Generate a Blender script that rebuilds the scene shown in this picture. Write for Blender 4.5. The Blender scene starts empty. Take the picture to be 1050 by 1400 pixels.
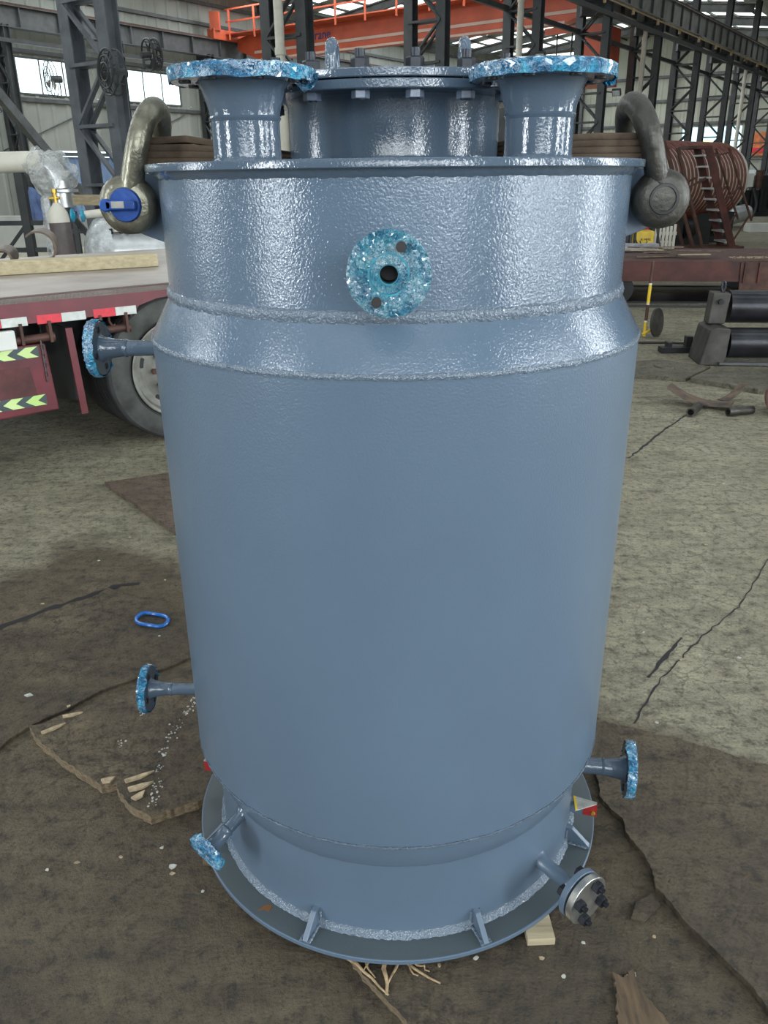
import bpy, bmesh, math, random
from mathutils import Vector, Matrix, noise
random.seed(7)
PI = math.pi
SC = bpy.context.scene
COL = SC.collection
# ------------------------------------------------------------------ camera
EYE = Vector((0, 0, 1.59)); PITCH = 0.3921; ROLL = -0.0111; FPX = 1099.28
cam = bpy.data.cameras.new('camera'); cam.sensor_fit = 'VERTICAL'; cam.sensor_height = 36
cam.lens = FPX / 1400 * 36; cam.clip_start = 0.05; cam.clip_end = 400
co = bpy.data.objects.new('camera', cam); COL.objects.link(co)
_f = Vector((0, math.cos(PITCH), -math.sin(PITCH))); _r = Vector((1, 0, 0)); _u = Vector((0, math.sin(PITCH), math.cos(PITCH)))
_R = math.cos(ROLL) * _r + math.sin(ROLL) * _u; _U = -math.sin(ROLL) * _r + math.cos(ROLL) * _u
co.matrix_world = Matrix(((_R.x, _U.x, -_f.x, EYE.x), (_R.y, _U.y, -_f.y, EYE.y), (_R.z, _U.z, -_f.z, EYE.z), (0, 0, 0, 1)))
SC.camera = co
# ------------------------------------------------------------------ hall frame: n = across (to the left), s = along the hall
AZ = math.radians(35.9)
AV = Vector((math.sin(AZ), math.cos(AZ), 0)); NV = Vector((-math.cos(AZ), math.sin(AZ), 0))
def hp(n, s, z): return NV * n + AV * s + Vector((0, 0, z))
HM = Matrix(((NV.x, AV.x, 0, 0), (NV.y, AV.y, 0, 0), (0, 0, 1, 0), (0, 0, 0, 1)))
# NV x AV = -Z, so the hall matrix is left-handed: use x = -n instead
HM = Matrix(((-NV.x, AV.x, 0, 0), (-NV.y, AV.y, 0, 0), (0, 0, 1, 0), (0, 0, 0, 1)))   # local (x=-n, y=s, z)
# ------------------------------------------------------------------ world, lights, exposure
w = bpy.data.worlds.new('sky'); SC.world = w; w.use_nodes = True
bg = w.node_tree.nodes['Background']; bg.inputs['Color'].default_value = (0.80, 0.93, 1.0, 1); bg.inputs['Strength'].default_value = 4.0
SC.view_settings.view_transform = 'Standard'; SC.view_settings.look = 'None'
SC.view_settings.exposure = 0.12; SC.view_settings.gamma = 1.0; SC.view_settings.use_curve_mapping = False
SC.cycles.use_denoising = True
SC.cycles.max_bounces = 6; SC.cycles.diffuse_bounces = 3; SC.cycles.glossy_bounces = 3
SC.cycles.sample_clamp_indirect = 6.0
def area(name, loc, target, sx, sy, radiance, color):
    l = bpy.data.lights.new(name, 'AREA'); l.shape = 'RECTANGLE'; l.size = sx; l.size_y = sy
    l.energy = radiance * PI * sx * sy; l.color = color
    o = bpy.data.objects.new(name, l); COL.objects.link(o); o.location = loc
    d = (Vector(target) - Vector(loc)).normalized()
    o.rotation_euler = d.to_track_quat('-Z', 'Y').to_euler()
    return o
def skylight(name, n0, n1, s, z, width, radiance):
    l = bpy.data.lights.new(name, 'AREA'); l.shape = 'RECTANGLE'; l.size = abs(n1 - n0); l.size_y = width
    l.energy = radiance * PI * abs(n1 - n0) * width; l.color = (0.90, 0.96, 1.0)
    o = bpy.data.objects.new(name, l); COL.objects.link(o)
    o.matrix_world = Matrix.Translation(hp((n0 + n1) / 2, s, z)) @ HM.to_3x3().to_4x4()
SKY_R = 2.9
for i, s_ in enumerate((-13, -8, -3, 2, 8, 14, 22, 32, 44, 58)):
    skylight('skylight_lamp', 12.5, -8, s_, 10.7, 1.3, SKY_R)  # area lights for skylights assumed over the near bay, out of view
for i, s_ in enumerate((-4, 4, 12, 20, 28, 36, 44, 52, 60, 68)):
    skylight('skylight_lamp_far', 36, 16, s_, 10.6, 1.3, 11.0)
# tall area lights added around and behind the camera for streaks; windows only assumed
def add_streak_light(az, dist, wid, z0, z1, radiance):
    a = math.radians(az); p = Vector((0.03 + dist * math.sin(a), 1.74 - dist * math.cos(a), (z0 + z1) / 2))
    area('window_light', p, (0.03, 1.74, p.z), wid, z1 - z0, radiance, (0.90, 0.96, 1.0))
add_streak_light(-54, 9.0, 0.75, 0.2, 5.6, 36.0)
add_streak_light(-96, 10.0, 0.8, 1.0, 5.0, 20.0)
add_streak_light(4, 10.0, 0.22, 0.6, 5.6, 22.0)
add_streak_light(26, 9.5, 0.36, 0.4, 5.6, 30.0)
add_streak_light(58, 8.5, 0.6, 0.2, 5.4, 36.0)
add_streak_light(78, 8.8, 0.5, 0.2, 5.2, 32.0)
add_streak_light(104, 9.0, 0.7, 0.2, 5.2, 26.0)
area('door_light', (1.2, -8.0, 4.3), (0, 1.7, 0.4), 9.0, 3.0, 5.8, (0.92, 0.97, 1.0))  # broad unseen fill added in front to brighten the vessel

# ------------------------------------------------------------------ materials
def mat(name): 
    m = bpy.data.materials.new(name); m.use_nodes = True
    nt = m.node_tree; return m, nt, nt.nodes['Principled BSDF']
def N_(nt, t, **kw):
    n = nt.nodes.new(t)
    for k, v in kw.items(): setattr(n, k, v)
    return n
def tex(nt, kind='Object'):
    return N_(nt, 'ShaderNodeTexCoord').outputs[kind]
def noise_n(nt, vec, scale, detail=3.0, rough=0.55):
    n = N_(nt, 'ShaderNodeTexNoise'); n.inputs['Scale'].default_value = scale
    n.inputs['Detail'].default_value = detail; n.inputs['Roughness'].default_value = rough
    nt.links.new(vec, n.inputs['Vector']); return n
def ramp(nt, fac, stops):
    r = N_(nt, 'ShaderNodeValToRGB'); e = r.color_ramp.elements
    while len(e) < len(stops): e.new(0.5)
    for k, (p, c) in enumerate(stops): e[k].position = p; e[k].color = (*c, 1)
    nt.links.new(fac, r.inputs['Fac']); return r
def bump(nt, h, strength, dist, bsdf, prev=None):
    b = N_(nt, 'ShaderNodeBump'); b.inputs['Strength'].default_value = strength; b.inputs['Distance'].default_value = dist
    nt.links.new(h, b.inputs['Height'])
    if prev: nt.links.new(prev.outputs['Normal'], b.inputs['Normal'])
    nt.links.new(b.outputs['Normal'], bsdf.inputs['Normal']); return b
def simple(name, c, rough=0.5, metal=0.0, var=0.25, scale=8.0, bumps=0.15, bscale=60.0, bdist=0.002, c2=None):
    m, nt, b = mat(name)
    v = tex(nt)
    n = noise_n(nt, v, scale, 5)
    c2 = c2 or tuple(x * (1 - var) for x in c)
    c1 = tuple(min(1, x * (1 + var * .6)) for x in c)
    r = ramp(nt, n.outputs['Fac'], [(0.32, c2), (0.68, c1)])
    nt.links.new(r.outputs['Color'], b.inputs['Base Color'])
    b.inputs['Roughness'].default_value = rough; b.inputs['Metallic'].default_value = metal
    if bumps: bump(nt, noise_n(nt, v, bscale, 3).outputs['Fac'], bumps, bdist, b)
    return m
def emis(name, c, s):
    m, nt, b = mat(name)
    b.inputs['Base Color'].default_value = (*c, 1); b.inputs['Emission Color'].default_value = (*c, 1); b.inputs['Emission Strength'].default_value = s
    return m
def paint(name, peel, rough, c=(0.066, 0.096, 0.134), pscale=240.0, pdist=0.0014):
    m, nt, b = mat(name); v = tex(nt)
    n = noise_n(nt, v, 3.0, 4)
    r = ramp(nt, n.outputs['Fac'], [(0.3, tuple(x * .93 for x in c)), (0.7, tuple(x * 1.06 for x in c))])
    nt.links.new(r.outputs['Color'], b.inputs['Base Color'])
    b.inputs['Roughness'].default_value = rough
    b.inputs['Specular IOR Level'].default_value = 0.62
    b1 = bump(nt, noise_n(nt, v, pscale, 2, 0.5).outputs['Fac'], peel, pdist, b)
    bump(nt, noise_n(nt, v, 6.0, 2).outputs['Fac'], 0.10, 0.02, b, b1)
    return m
def shell_paint():
    # the upper courses carry a coarse orange-peel coat, the lower barrel a finer one
    m, nt, b = mat('vessel_shell_paint'); v = tex(nt)
    c = (0.088, 0.130, 0.182)
    n = noise_n(nt, v, 2.5, 4)
    r = ramp(nt, n.outputs['Fac'], [(0.3, tuple(x * .95 for x in c)), (0.7, tuple(x * 1.05 for x in c))])
    nt.links.new(r.outputs['Color'], b.inputs['Base Color'])
    sp = N_(nt, 'ShaderNodeSeparateXYZ'); nt.links.new(v, sp.inputs[0])
    nz = N_(nt, 'ShaderNodeMath', operation='MULTIPLY_ADD'); nt.links.new(n.outputs['Fac'], nz.inputs[0]); nz.inputs[1].default_value = 0.25; nt.links.new(sp.outputs['Z'], nz.inputs[2])
    mr = N_(nt, 'ShaderNodeMapRange', interpolation_type='SMOOTHSTEP'); nt.links.new(sp.outputs['Z'], mr.inputs['Value'])
    mr.inputs['From Min'].default_value = 0.6; mr.inputs['From Max'].default_value = 1.6
    mr.inputs['To Min'].default_value = 0.08; mr.inputs['To Max'].default_value = 0.62
    mr2 = N_(nt, 'ShaderNodeMapRange', interpolation_type='SMOOTHSTEP'); nt.links.new(sp.outputs['Z'], mr2.inputs['Value'])
    mr2.inputs['From Min'].default_value = 1.292; mr2.inputs['From Max'].default_value = 1.306
    mr2.inputs['To Min'].default_value = 0.30; mr2.inputs['To Max'].default_value = 0.10
    nt.links.new(mr2.outputs[0], b.inputs['Roughness'])
    b.inputs['Specular IOR Level'].default_value = 0.62
    bb = bump(nt, noise_n(nt, v, 250.0, 2, 0.5).outputs['Fac'], 0.3, 0.0015, b)
    nt.links.new(mr.outputs[0], bb.inputs['Strength'])
    bump(nt, noise_n(nt, v, 5.0, 2).outputs['Fac'], 0.06, 0.02, b, bb)
    return m
def film(name, stops, rough=0.12, bs=0.6, scale=34.0, crease=(0.62, 0.74, 0.82)):
    m, nt, b = mat(name); v = tex(nt)
    n = noise_n(nt, v, scale, 5, 0.7)
    mx = N_(nt, 'ShaderNodeMixRGB'); mx.inputs['Fac'].default_value = 0.06; nt.links.new(v, mx.inputs['Color1']); nt.links.new(n.outputs['Color'], mx.inputs['Color2'])
    r = ramp(nt, n.outputs['Fac'], stops)
    col = r.outputs['Color']; h = None; prev = None
    for sc_, wd in ((scale * 1.5, 0.035), (scale * 3.6, 0.05)):
        w_ = N_(nt, 'ShaderNodeTexVoronoi', feature='DISTANCE_TO_EDGE'); w_.inputs['Scale'].default_value = sc_
        nt.links.new(mx.outputs['Color'], w_.inputs['Vector'])
        cr = ramp(nt, w_.outputs['Distance'], [(0.0, (1, 1, 1)), (wd, (.12, .12, .12)), (wd * 2.4, (0, 0, 0))])
        nn = noise_n(nt, v, scale * .55, 2); ml = N_(nt, 'ShaderNodeMath', operation='MULTIPLY'); ml.use_clamp = True
        mrn = N_(nt, 'ShaderNodeMapRange'); nt.links.new(nn.outputs['Fac'], mrn.inputs['Value']); mrn.inputs['From Min'].default_value = .40; mrn.inputs['From Max'].default_value = .62
        nt.links.new(cr.outputs['Color'], ml.inputs[0]); nt.links.new(mrn.outputs[0], ml.inputs[1])
        mm = N_(nt, 'ShaderNodeMixRGB'); nt.links.new(ml.outputs[0], mm.inputs['Fac']); nt.links.new(col, mm.inputs['Color1']); mm.inputs['Color2'].default_value = (*crease, 1)
        col = mm.outputs['Color']
        prev = bump(nt, w_.outputs['Distance'], bs, 0.012, b, prev)
    nt.links.new(col, b.inputs['Base Color'])
    b.inputs['Roughness'].default_value = rough; b.inputs['Coat Weight'].default_value = 0.7; b.inputs['Coat Roughness'].default_value = 0.05
    bump(nt, n.outputs['Fac'], bs, 0.012, b, prev)
    return m
def clear_plastic(name, tint=(0.85, 0.9, 0.92), trans=0.5):
    m, nt, b = mat(name); v = tex(nt)
    out = nt.nodes['Material Output']
    tr = N_(nt, 'ShaderNodeBsdfTransparent'); mix = N_(nt, 'ShaderNodeMixShader')
    n = noise_n(nt, v, 9.0, 6, 0.7)
    r = N_(nt, 'ShaderNodeMapRange'); nt.links.new(n.outputs['Fac'], r.inputs['Value'])
    r.inputs['From Min'].default_value = 0.35; r.inputs['From Max'].default_value = 0.65; r.inputs['To Min'].default_value = 1 - trans - .2; r.inputs['To Max'].default_value = min(1, 1 - trans + .3)
    nt.links.new(r.outputs[0], mix.inputs['Fac']); nt.links.new(tr.outputs[0], mix.inputs[1]); nt.links.new(b.outputs[0], mix.inputs[2])
    nt.links.new(mix.outputs[0], out.inputs['Surface'])
    b.inputs['Base Color'].default_value = (*tint, 1); b.inputs['Roughness'].default_value = 0.12
    bump(nt, n.outputs['Fac'], 1.0, 0.08, b)
    return m
def wood(name, c1, c2, scale=(3, 40, 40), rough=0.8):
    m, nt, b = mat(name); v = tex(nt)
    mp = N_(nt, 'ShaderNodeMapping'); mp.inputs['Scale'].default_value = scale; nt.links.new(v, mp.inputs['Vector'])
    n = noise_n(nt, mp.outputs[0], 1.0, 6, 0.65)
    r = ramp(nt, n.outputs['Fac'], [(0.3, c2), (0.7, c1)])
    nt.links.new(r.outputs['Color'], b.inputs['Base Color']); b.inputs['Roughness'].default_value = rough
    bump(nt, n.outputs['Fac'], 0.5, 0.004, b)
    return m
def dirt_nodes(nt, v, b, dirt, conc=None, mask=None):
    big = noise_n(nt, v, 1.3, 6, 0.6); fine = noise_n(nt, v, 26.0, 8, 0.7); grit = noise_n(nt, v, 105.0, 5, 0.7); mid = noise_n(nt, v, 7.0, 7, 0.72)
    # long tyre and drag streaks: stretched noise
    mp = N_(nt, 'ShaderNodeMapping'); mp.inputs['Rotation'].default_value = (0, 0, 0.7); mp.inputs['Scale'].default_value = (2.2, 14, 1); nt.links.new(v, mp.inputs['Vector'])
    st = noise_n(nt, mp.outputs[0], 1.0, 5, 0.6)
    def mixc(fac, a, b_, blend='MIX'):
        m_ = N_(nt, 'ShaderNodeMixRGB', blend_type=blend)
        if isinstance(fac, float): m_.inputs['Fac'].default_value = fac
        else: nt.links.new(fac, m_.inputs['Fac'])
        for k, q in ((1, a), (2, b_)):
            if isinstance(q, tuple): m_.inputs[k].default_value = (*q, 1)
            else: nt.links.new(q, m_.inputs[k])
        return m_.outputs['Color']
    d = ramp(nt, big.outputs['Fac'], [(0.3, dirt[0]), (0.55, dirt[1]), (0.75, dirt[2])]).outputs['Color']
    if conc:
        cc = ramp(nt, big.outputs['Fac'], [(0.28, conc[0]), (0.5, conc[1]), (0.72, conc[2])]).outputs['Color']
        d = mixc(mask, d, cc)
    f = ramp(nt, fine.outputs['Fac'], [(0.36, (.30, .29, .28)), (0.45, (.78, .77, .75)), (0.52, (1, 1, 1)), (0.64, (1.0, 1.0, .97)), (0.70, (1.3, 1.27, 1.15))]).outputs['Color']
    gr = ramp(nt, grit.outputs['Fac'], [(0.36, (.38, .37, .36)), (0.46, (.93, .93, .93)), (0.60, (1, 1, 1)), (0.70, (1.45, 1.42, 1.3))]).outputs['Color']
    # short dark scratches and cracks
    wp = N_(nt, 'ShaderNodeMixRGB'); wp.inputs['Fac'].default_value = 0.10; nt.links.new(v, wp.inputs['Color1']); nt.links.new(mid.outputs['Color'], wp.inputs['Color2'])
    vo = N_(nt, 'ShaderNodeTexVoronoi', feature='DISTANCE_TO_EDGE'); vo.inputs['Scale'].default_value = 7.5; nt.links.new(wp.outputs['Color'], vo.inputs['Vector'])
    ck = ramp(nt, vo.outputs['Distance'], [(0.0, (.22, .21, .20)), (0.018, (.6, .6, .58)), (0.035, (1, 1, 1))]).outputs['Color']
    cm = N_(nt, 'ShaderNodeMapRange'); nt.links.new(big.outputs['Fac'], cm.inputs['Value']); cm.inputs['From Min'].default_value = .46; cm.inputs['From Max'].default_value = .60; cm.inputs['To Max'].default_value = .65
    mp2 = N_(nt, 'ShaderNodeMapping'); mp2.inputs['Rotation'].default_value = (0, 0, -.5); mp2.inputs['Scale'].default_value = (11, 48, 1); nt.links.new(wp.outputs['Color'], mp2.inputs['Vector'])
    sk = noise_n(nt, mp2.outputs[0], 1.0, 4, 0.6)
    sc = ramp(nt, sk.outputs['Fac'], [(0.33, (.35, .34, .33)), (0.41, (1, 1, 1)), (0.66, (1, 1, 1)), (0.72, (1.3, 1.28, 1.2))]).outputs['Color']
    s_ = ramp(nt, st.outputs['Fac'], [(0.3, (.62, .62, .62)), (0.55, (1, 1, 1)), (0.75, (1.12, 1.1, 1.05))]).outputs['Color']
    md = ramp(nt, mid.outputs['Fac'], [(0.32, (.48, .46, .44)), (0.48, (.92, .92, .92)), (0.60, (1.05, 1.05, 1.03)), (0.70, (1.35, 1.34, 1.25))]).outputs['Color']
    col = mixc(0.9, d, md, 'MULTIPLY'); col = mixc(0.9, col, f, 'MULTIPLY'); col = mixc(0.85, col, gr, 'MULTIPLY'); col = mixc(0.75, col, s_, 'MULTIPLY'); col = mixc(cm.outputs[0], col, ck, 'MULTIPLY'); col = mixc(0.55, col, sc, 'MULTIPLY')
    nt.links.new(col, b.inputs['Base Color'])
    rr = N_(nt, 'ShaderNodeMapRange'); nt.links.new(big.outputs['Fac'], rr.inputs['Value']); rr.inputs['To Min'].default_value = 0.55; rr.inputs['To Max'].default_value = 0.92
    nt.links.new(rr.outputs[0], b.inputs['Roughness'])
    return fine, grit, st
DIRT = [(0.066, 0.050, 0.029), (0.118, 0.093, 0.057), (0.165, 0.134, 0.084)]
CONC = [(0.19, 0.175, 0.120), (0.285, 0.265, 0.188), (0.37, 0.345, 0.25)]
def floor_mat():
    m, nt, b = mat('oily_workshop_floor'); v = tex(nt)
    sp = N_(nt, 'ShaderNodeSeparateXYZ'); nt.links.new(v, sp.inputs[0])
    def lin(a, bb, c):   # a*x + b*y + c
        m1 = N_(nt, 'ShaderNodeMath', operation='MULTIPLY'); nt.links.new(sp.outputs['X'], m1.inputs[0]); m1.inputs[1].default_value = a
        m2 = N_(nt, 'ShaderNodeMath', operation='MULTIPLY_ADD'); nt.links.new(sp.outputs['Y'], m2.inputs[0]); m2.inputs[1].default_value = bb; nt.links.new(m1.outputs[0], m2.inputs[2])
        m3 = N_(nt, 'ShaderNodeMath', operation='ADD'); nt.links.new(m2.outputs[0], m3.inputs[0]); m3.inputs[1].default_value = c
        return m3.outputs[0]
    l1 = lin(0.683, 1.0, -2.14 - .683 * .69)
    l2 = lin(-0.83, 0.56, -0.83 * 1.11 - .56 * 3.98)
    mxx = N_(nt, 'ShaderNodeMath', operation='MAXIMUM'); nt.links.new(l1, mxx.inputs[0]); nt.links.new(l2, mxx.inputs[1])
    en = noise_n(nt, v, 5.0, 6, 0.65)
    ad = N_(nt, 'ShaderNodeMath', operation='MULTIPLY_ADD'); nt.links.new(en.outputs['Fac'], ad.inputs[0]); ad.inputs[1].default_value = 0.5; nt.links.new(mxx.outputs[0], ad.inputs[2])
    mr = N_(nt, 'ShaderNodeMapRange'); nt.links.new(ad.outputs[0], mr.inputs['Value']); mr.inputs['From Min'].default_value = 0.17; mr.inputs['From Max'].default_value = 0.36
    fine, grit, st = dirt_nodes(nt, v, b, DIRT, CONC, mr.outputs[0])
    b1 = bump(nt, fine.outputs['Fac'], 0.8, 0.022, b); b2 = bump(nt, grit.outputs['Fac'], 0.6, 0.007, b, b1); bump(nt, st.outputs['Fac'], 0.3, 0.02, b, b2)
    return m
def crust_mat(name, d, strength=0.8):
    m, nt, b = mat(name); v = tex(nt)
    fine, grit, st = dirt_nodes(nt, v, b, d)
    b1 = bump(nt, fine.outputs['Fac'], strength, 0.032, b); b2 = bump(nt, grit.outputs['Fac'], 0.7, 0.008, b, b1); bump(nt, st.outputs['Fac'], 0.4, 0.02, b, b2)
    return m
M = {}
M['floor'] = floor_mat()
M['crust'] = crust_mat('dirt_crusted_sheet', [(0.055, 0.041, 0.023), (0.115, 0.089, 0.054), (0.18, 0.145, 0.093)], 1.0)
M['crust2'] = crust_mat('muddy_plywood', [(0.070, 0.052, 0.030), (0.135, 0.104, 0.064), (0.205, 0.164, 0.105)], 0.9)
M['shell'] = shell_paint()
M['paint'] = paint('glossy_grey_blue_paint', 0.36, 0.085)
M['paint_s'] = paint('satin_grey_blue_paint', 0.18, 0.32, (0.086, 0.126, 0.176))
M['weld'] = paint('painted_weld', 1.0, 0.09, (0.105, 0.140, 0.182), 200.0, 0.004)
M['ring'] = paint('dark_painted_ring', 0.25, 0.38, (0.060, 0.078, 0.086), 200.0)
M['nut'] = simple('blackened_bolt_steel', (0.02, 0.023, 0.03), 0.35, 0.6, .3, 40)
M['nutp'] = paint('painted_nut', 0.2, 0.25, (0.13, 0.17, 0.235))
M['bare'] = simple('bare_machined_steel', (0.5, 0.5, 0.47), 0.3, 0.9, .25, 30)
M['film'] = film('blue_stretch_film', [(0.30, (0.002, 0.055, 0.14)), (0.47, (0.004, 0.14, 0.30)), (0.58, (0.012, 0.27, 0.46)), (0.72, (0.06, 0.44, 0.62))])
M['filmt'] = film('teal_clear_film', [(0.28, (0.008, 0.075, 0.16)), (0.46, (0.02, 0.17, 0.28)), (0.58, (0.06, 0.28, 0.38)), (0.74, (0.36, 0.50, 0.56))], 0.12, 0.7, 44)
M['teal'] = simple('teal_gasket_face', (0.03, 0.22, 0.30), 0.3, 0, .3, 40)
M['black'] = simple('dark_bore', (0.008, 0.008, 0.01), 0.5)
M['shk'] = simple('galvanised_shackle_steel', (0.175, 0.17, 0.13), 0.34, 0.7, .55, 22, .5, 70, .004)
M['shkd'] = simple('oiled_shackle_steel', (0.055, 0.053, 0.046), 0.42, 0.5, .5, 22, .5, 70, .004)
M['pinblue'] = simple('blue_pin_paint', (0.008, 0.055, 0.25), 0.35, 0, .3, 30, .3, 90)
M['sling'] = None
def sling_mat():
    m, nt, b = mat('brown_webbing'); v = tex(nt)
    mp = N_(nt, 'ShaderNodeMapping'); mp.inputs['Scale'].default_value = (220, 60, 60); nt.links.new(v, mp.inputs['Vector'])
    wv = N_(nt, 'ShaderNodeTexWave'); wv.inputs['Scale'].default_value = 1.0; wv.inputs['Distortion'].default_value = 2.0; nt.links.new(mp.outputs[0], wv.inputs['Vector'])
    n = noise_n(nt, v, 18, 5)
    r = ramp(nt, n.outputs['Fac'], [(0.3, (0.062, 0.042, 0.028)), (0.7, (0.155, 0.112, 0.075))])
    nt.links.new(r.outputs['Color'], b.inputs['Base Color']); b.inputs['Roughness'].default_value = 0.9
    b1 = bump(nt, wv.outputs['Fac'], 0.6, 0.004, b); bump(nt, n.outputs['Fac'], 0.4, 0.01, b, b1)
    return m
M['sling'] = sling_mat()
M['timber'] = wood('weathered_timber', (0.42, 0.36, 0.24), (0.22, 0.18, 0.11))
M['timberp'] = wood('pale_timber', (0.50, 0.43, 0.28), (0.33, 0.28, 0.17))
M['splint'] = wood('split_wood', (0.45, 0.33, 0.19), (0.16, 0.11, 0.06), (60, 60, 8))
M['red'] = simple('faded_red_truck_paint', (0.125, 0.019, 0.027), 0.38, 0, .45, 5, .2, 40, .004, c2=(0.085, 0.018, 0.023))
M['tapered'] = simple('red_reflective_tape', (0.62, 0.03, 0.05), 0.3, 0, .15, 30, .05)
M['tapewhite'] = simple('white_reflective_tape', (0.55, 0.58, 0.55), 0.3, 0, .15, 30, .05)
M['chevy'] = simple('lime_reflective_chevron', (0.48, 0.58, 0.28), 0.3, 0, .4, 3, .05, c2=(0.42, 0.66, 0.16))
M['chevd'] = simple('grey_chevron_ground', (0.05, 0.07, 0.075), 0.5)
M['rubber'] = simple('dusty_tyre_rubber', (0.028, 0.029, 0.030), 0.75, 0, .4, 9, .3, 60)
M['tyreside'] = simple('grey_dusty_sidewall', (0.058, 0.062, 0.057), 0.8, 0, .5, 7, .25, 40)
M['rim'] = simple('dusty_wheel_rim', (0.24, 0.24, 0.215), 0.6, .2, .35, 9)
M['steeld'] = simple('dark_painted_steel', (0.045, 0.049, 0.052), 0.5, .1, .3, 3, .1)
M['steelb'] = simple('blue_grey_column_paint', (0.125, 0.14, 0.158), 0.5, .1, .3, 3, .1)  # lighter copy of the column steel, window light put into its colour
M['steelg'] = simple('grey_painted_steel', (0.085, 0.09, 0.094), 0.5, .1, .3, 3, .1)
M['girder'] = simple('grey_girder_paint', (0.27, 0.27, 0.255), 0.5, .1, .3, 2, .05)
M['rust'] = simple('rusty_brown_steel', (0.088, 0.040, 0.030), 0.6, .2, .45, 8, .25, 50)
M['rustr'] = simple('red_oxide_primer', (0.075, 0.020, 0.015), 0.55, .1, .5, 4, .2, 50)
M['scrap'] = simple('rusty_offcut', (0.15, 0.105, 0.07), 0.5, .5, .5, 14, .3, 60, c2=(0.055, 0.05, 0.048))
M['roller'] = simple('oily_black_roller', (0.032, 0.033, 0.038), 0.28, .6, .4, 6, .35, 30, .004)
M['rollerblock'] = simple('oily_bearing_block', (0.055, 0.052, 0.046), 0.6, .3, .45, 8, .3, 50)
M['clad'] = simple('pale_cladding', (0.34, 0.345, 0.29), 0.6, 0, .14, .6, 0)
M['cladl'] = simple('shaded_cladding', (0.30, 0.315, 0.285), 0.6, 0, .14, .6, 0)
M['cladb'] = simple('blue_door_sheeting', (0.20, 0.29, 0.46), 0.55, 0, .2, .6, 0)
M['roof'] = simple('grey_roof_sheet', (0.36, 0.37, 0.36), 0.6, 0, .15, .6, 0)
M['orange'] = simple('orange_crane_paint', (0.50, 0.085, 0.034), 0.5, 0, .22, 1.2, .05)
M['orangel'] = simple('pale_stripe_paint', (0.55, 0.40, 0.34), 0.5, 0, .12, 2, .05)
M['navy'] = simple('blue_lettering', (0.02, 0.04, 0.16), 0.5)
M['white'] = simple('off_white_paint', (0.62, 0.63, 0.60), 0.5, 0, .12, 3, .05)
M['cream'] = simple('cream_tank_paint', (0.60, 0.58, 0.50), 0.5, 0, .15, 3, .05)
M['coil'] = simple('oxide_half_pipe', (0.17, 0.055, 0.04), 0.5, 0, .4, 5, .1)
M['yellow'] = simple('yellow_machine_paint', (0.70, 0.48, 0.03), 0.45, 0, .2, 10, .05)
M['orangey'] = simple('orange_board', (0.60, 0.17, 0.05), 0.5, 0, .45, 2.5, 0)
M['blk'] = simple('black_machinery', (0.018, 0.02, 0.022), 0.45, .3, .4, 6)
M['silver'] = simple('bright_metal', (0.55, 0.57, 0.58), 0.3, .7, .2, 6)
M['cyl'] = simple('brown_gas_cylinder', (0.105, 0.085, 0.082), 0.45, 0, .3, 6, .1)
M['brass'] = simple('brass_valve', (0.55, 0.38, 0.08), 0.35, .7)
M['wrap'] = clear_plastic('clear_wrapping', (0.80, 0.83, 0.82), .68)
M['wrap2'] = clear_plastic('milky_wrapping', (0.78, 0.82, 0.83), .25)
M['bluep'] = simple('cyan_cap_plastic', (0.03, 0.30, 0.44), 0.3)
M['bluer'] = simple('blue_plastic_band', (0.008, 0.10, 0.36), 0.25, 0, .3, 60, .2, 120)
M['bluew'] = simple('light_blue_sheet', (0.33, 0.43, 0.66), 0.4, 0, .3, 5)
M['glow'] = emis('daylit_window_pane', (0.80, 0.97, 1.0), 1.6)
M['sky'] = emis('daylit_roof_panel', (0.88, 0.96, 0.94), 2.0)
M['tube'] = emis('lit_lamp_tube', (0.95, 1.0, 0.78), 4.0)
M['lampface'] = simple('lamp_glass', (0.55, 0.6, 0.62), 0.2)
M['leaf'] = simple('sunlit_leaves', (0.42, 0.50, 0.16), 0.6, 0, .5, 2.5, .2, 8)
M['skylight_bld'] = simple('pale_blue_building', (0.42, 0.62, 0.70), 0.6, 0, .15, .3, 0)
M['pinkb'] = simple('pink_building', (0.62, 0.50, 0.58), 0.6, 0, .15, .3, 0)
M['plyedge'] = wood('torn_plywood_edge', (0.21, 0.155, 0.092), (0.045, 0.033, 0.020), (60, 60, 200))
M['plankb'] = wood('brown_split_plank', (0.125, 0.083, 0.045), (0.035, 0.024, 0.014), (70, 9, 40))
M['chipw'] = simple('pale_wood_chip', (0.38, 0.30, 0.19), 0.8, 0, .4, 60)
M['chipg'] = simple('white_grit', (0.42, 0.42, 0.38), 0.8, 0, .3, 60)
M['rope'] = simple('black_cable_rubber', (0.015, 0.015, 0.016), 0.6)
M['greyw'] = simple('grey_tarp', (0.30, 0.31, 0.34), 0.5, 0, .35, 12, .5, 25, .02)
M['tread'] = simple('checker_plate_deck', (0.24, 0.205, 0.185), 0.5, .3, .3, 3, 0)
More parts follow.
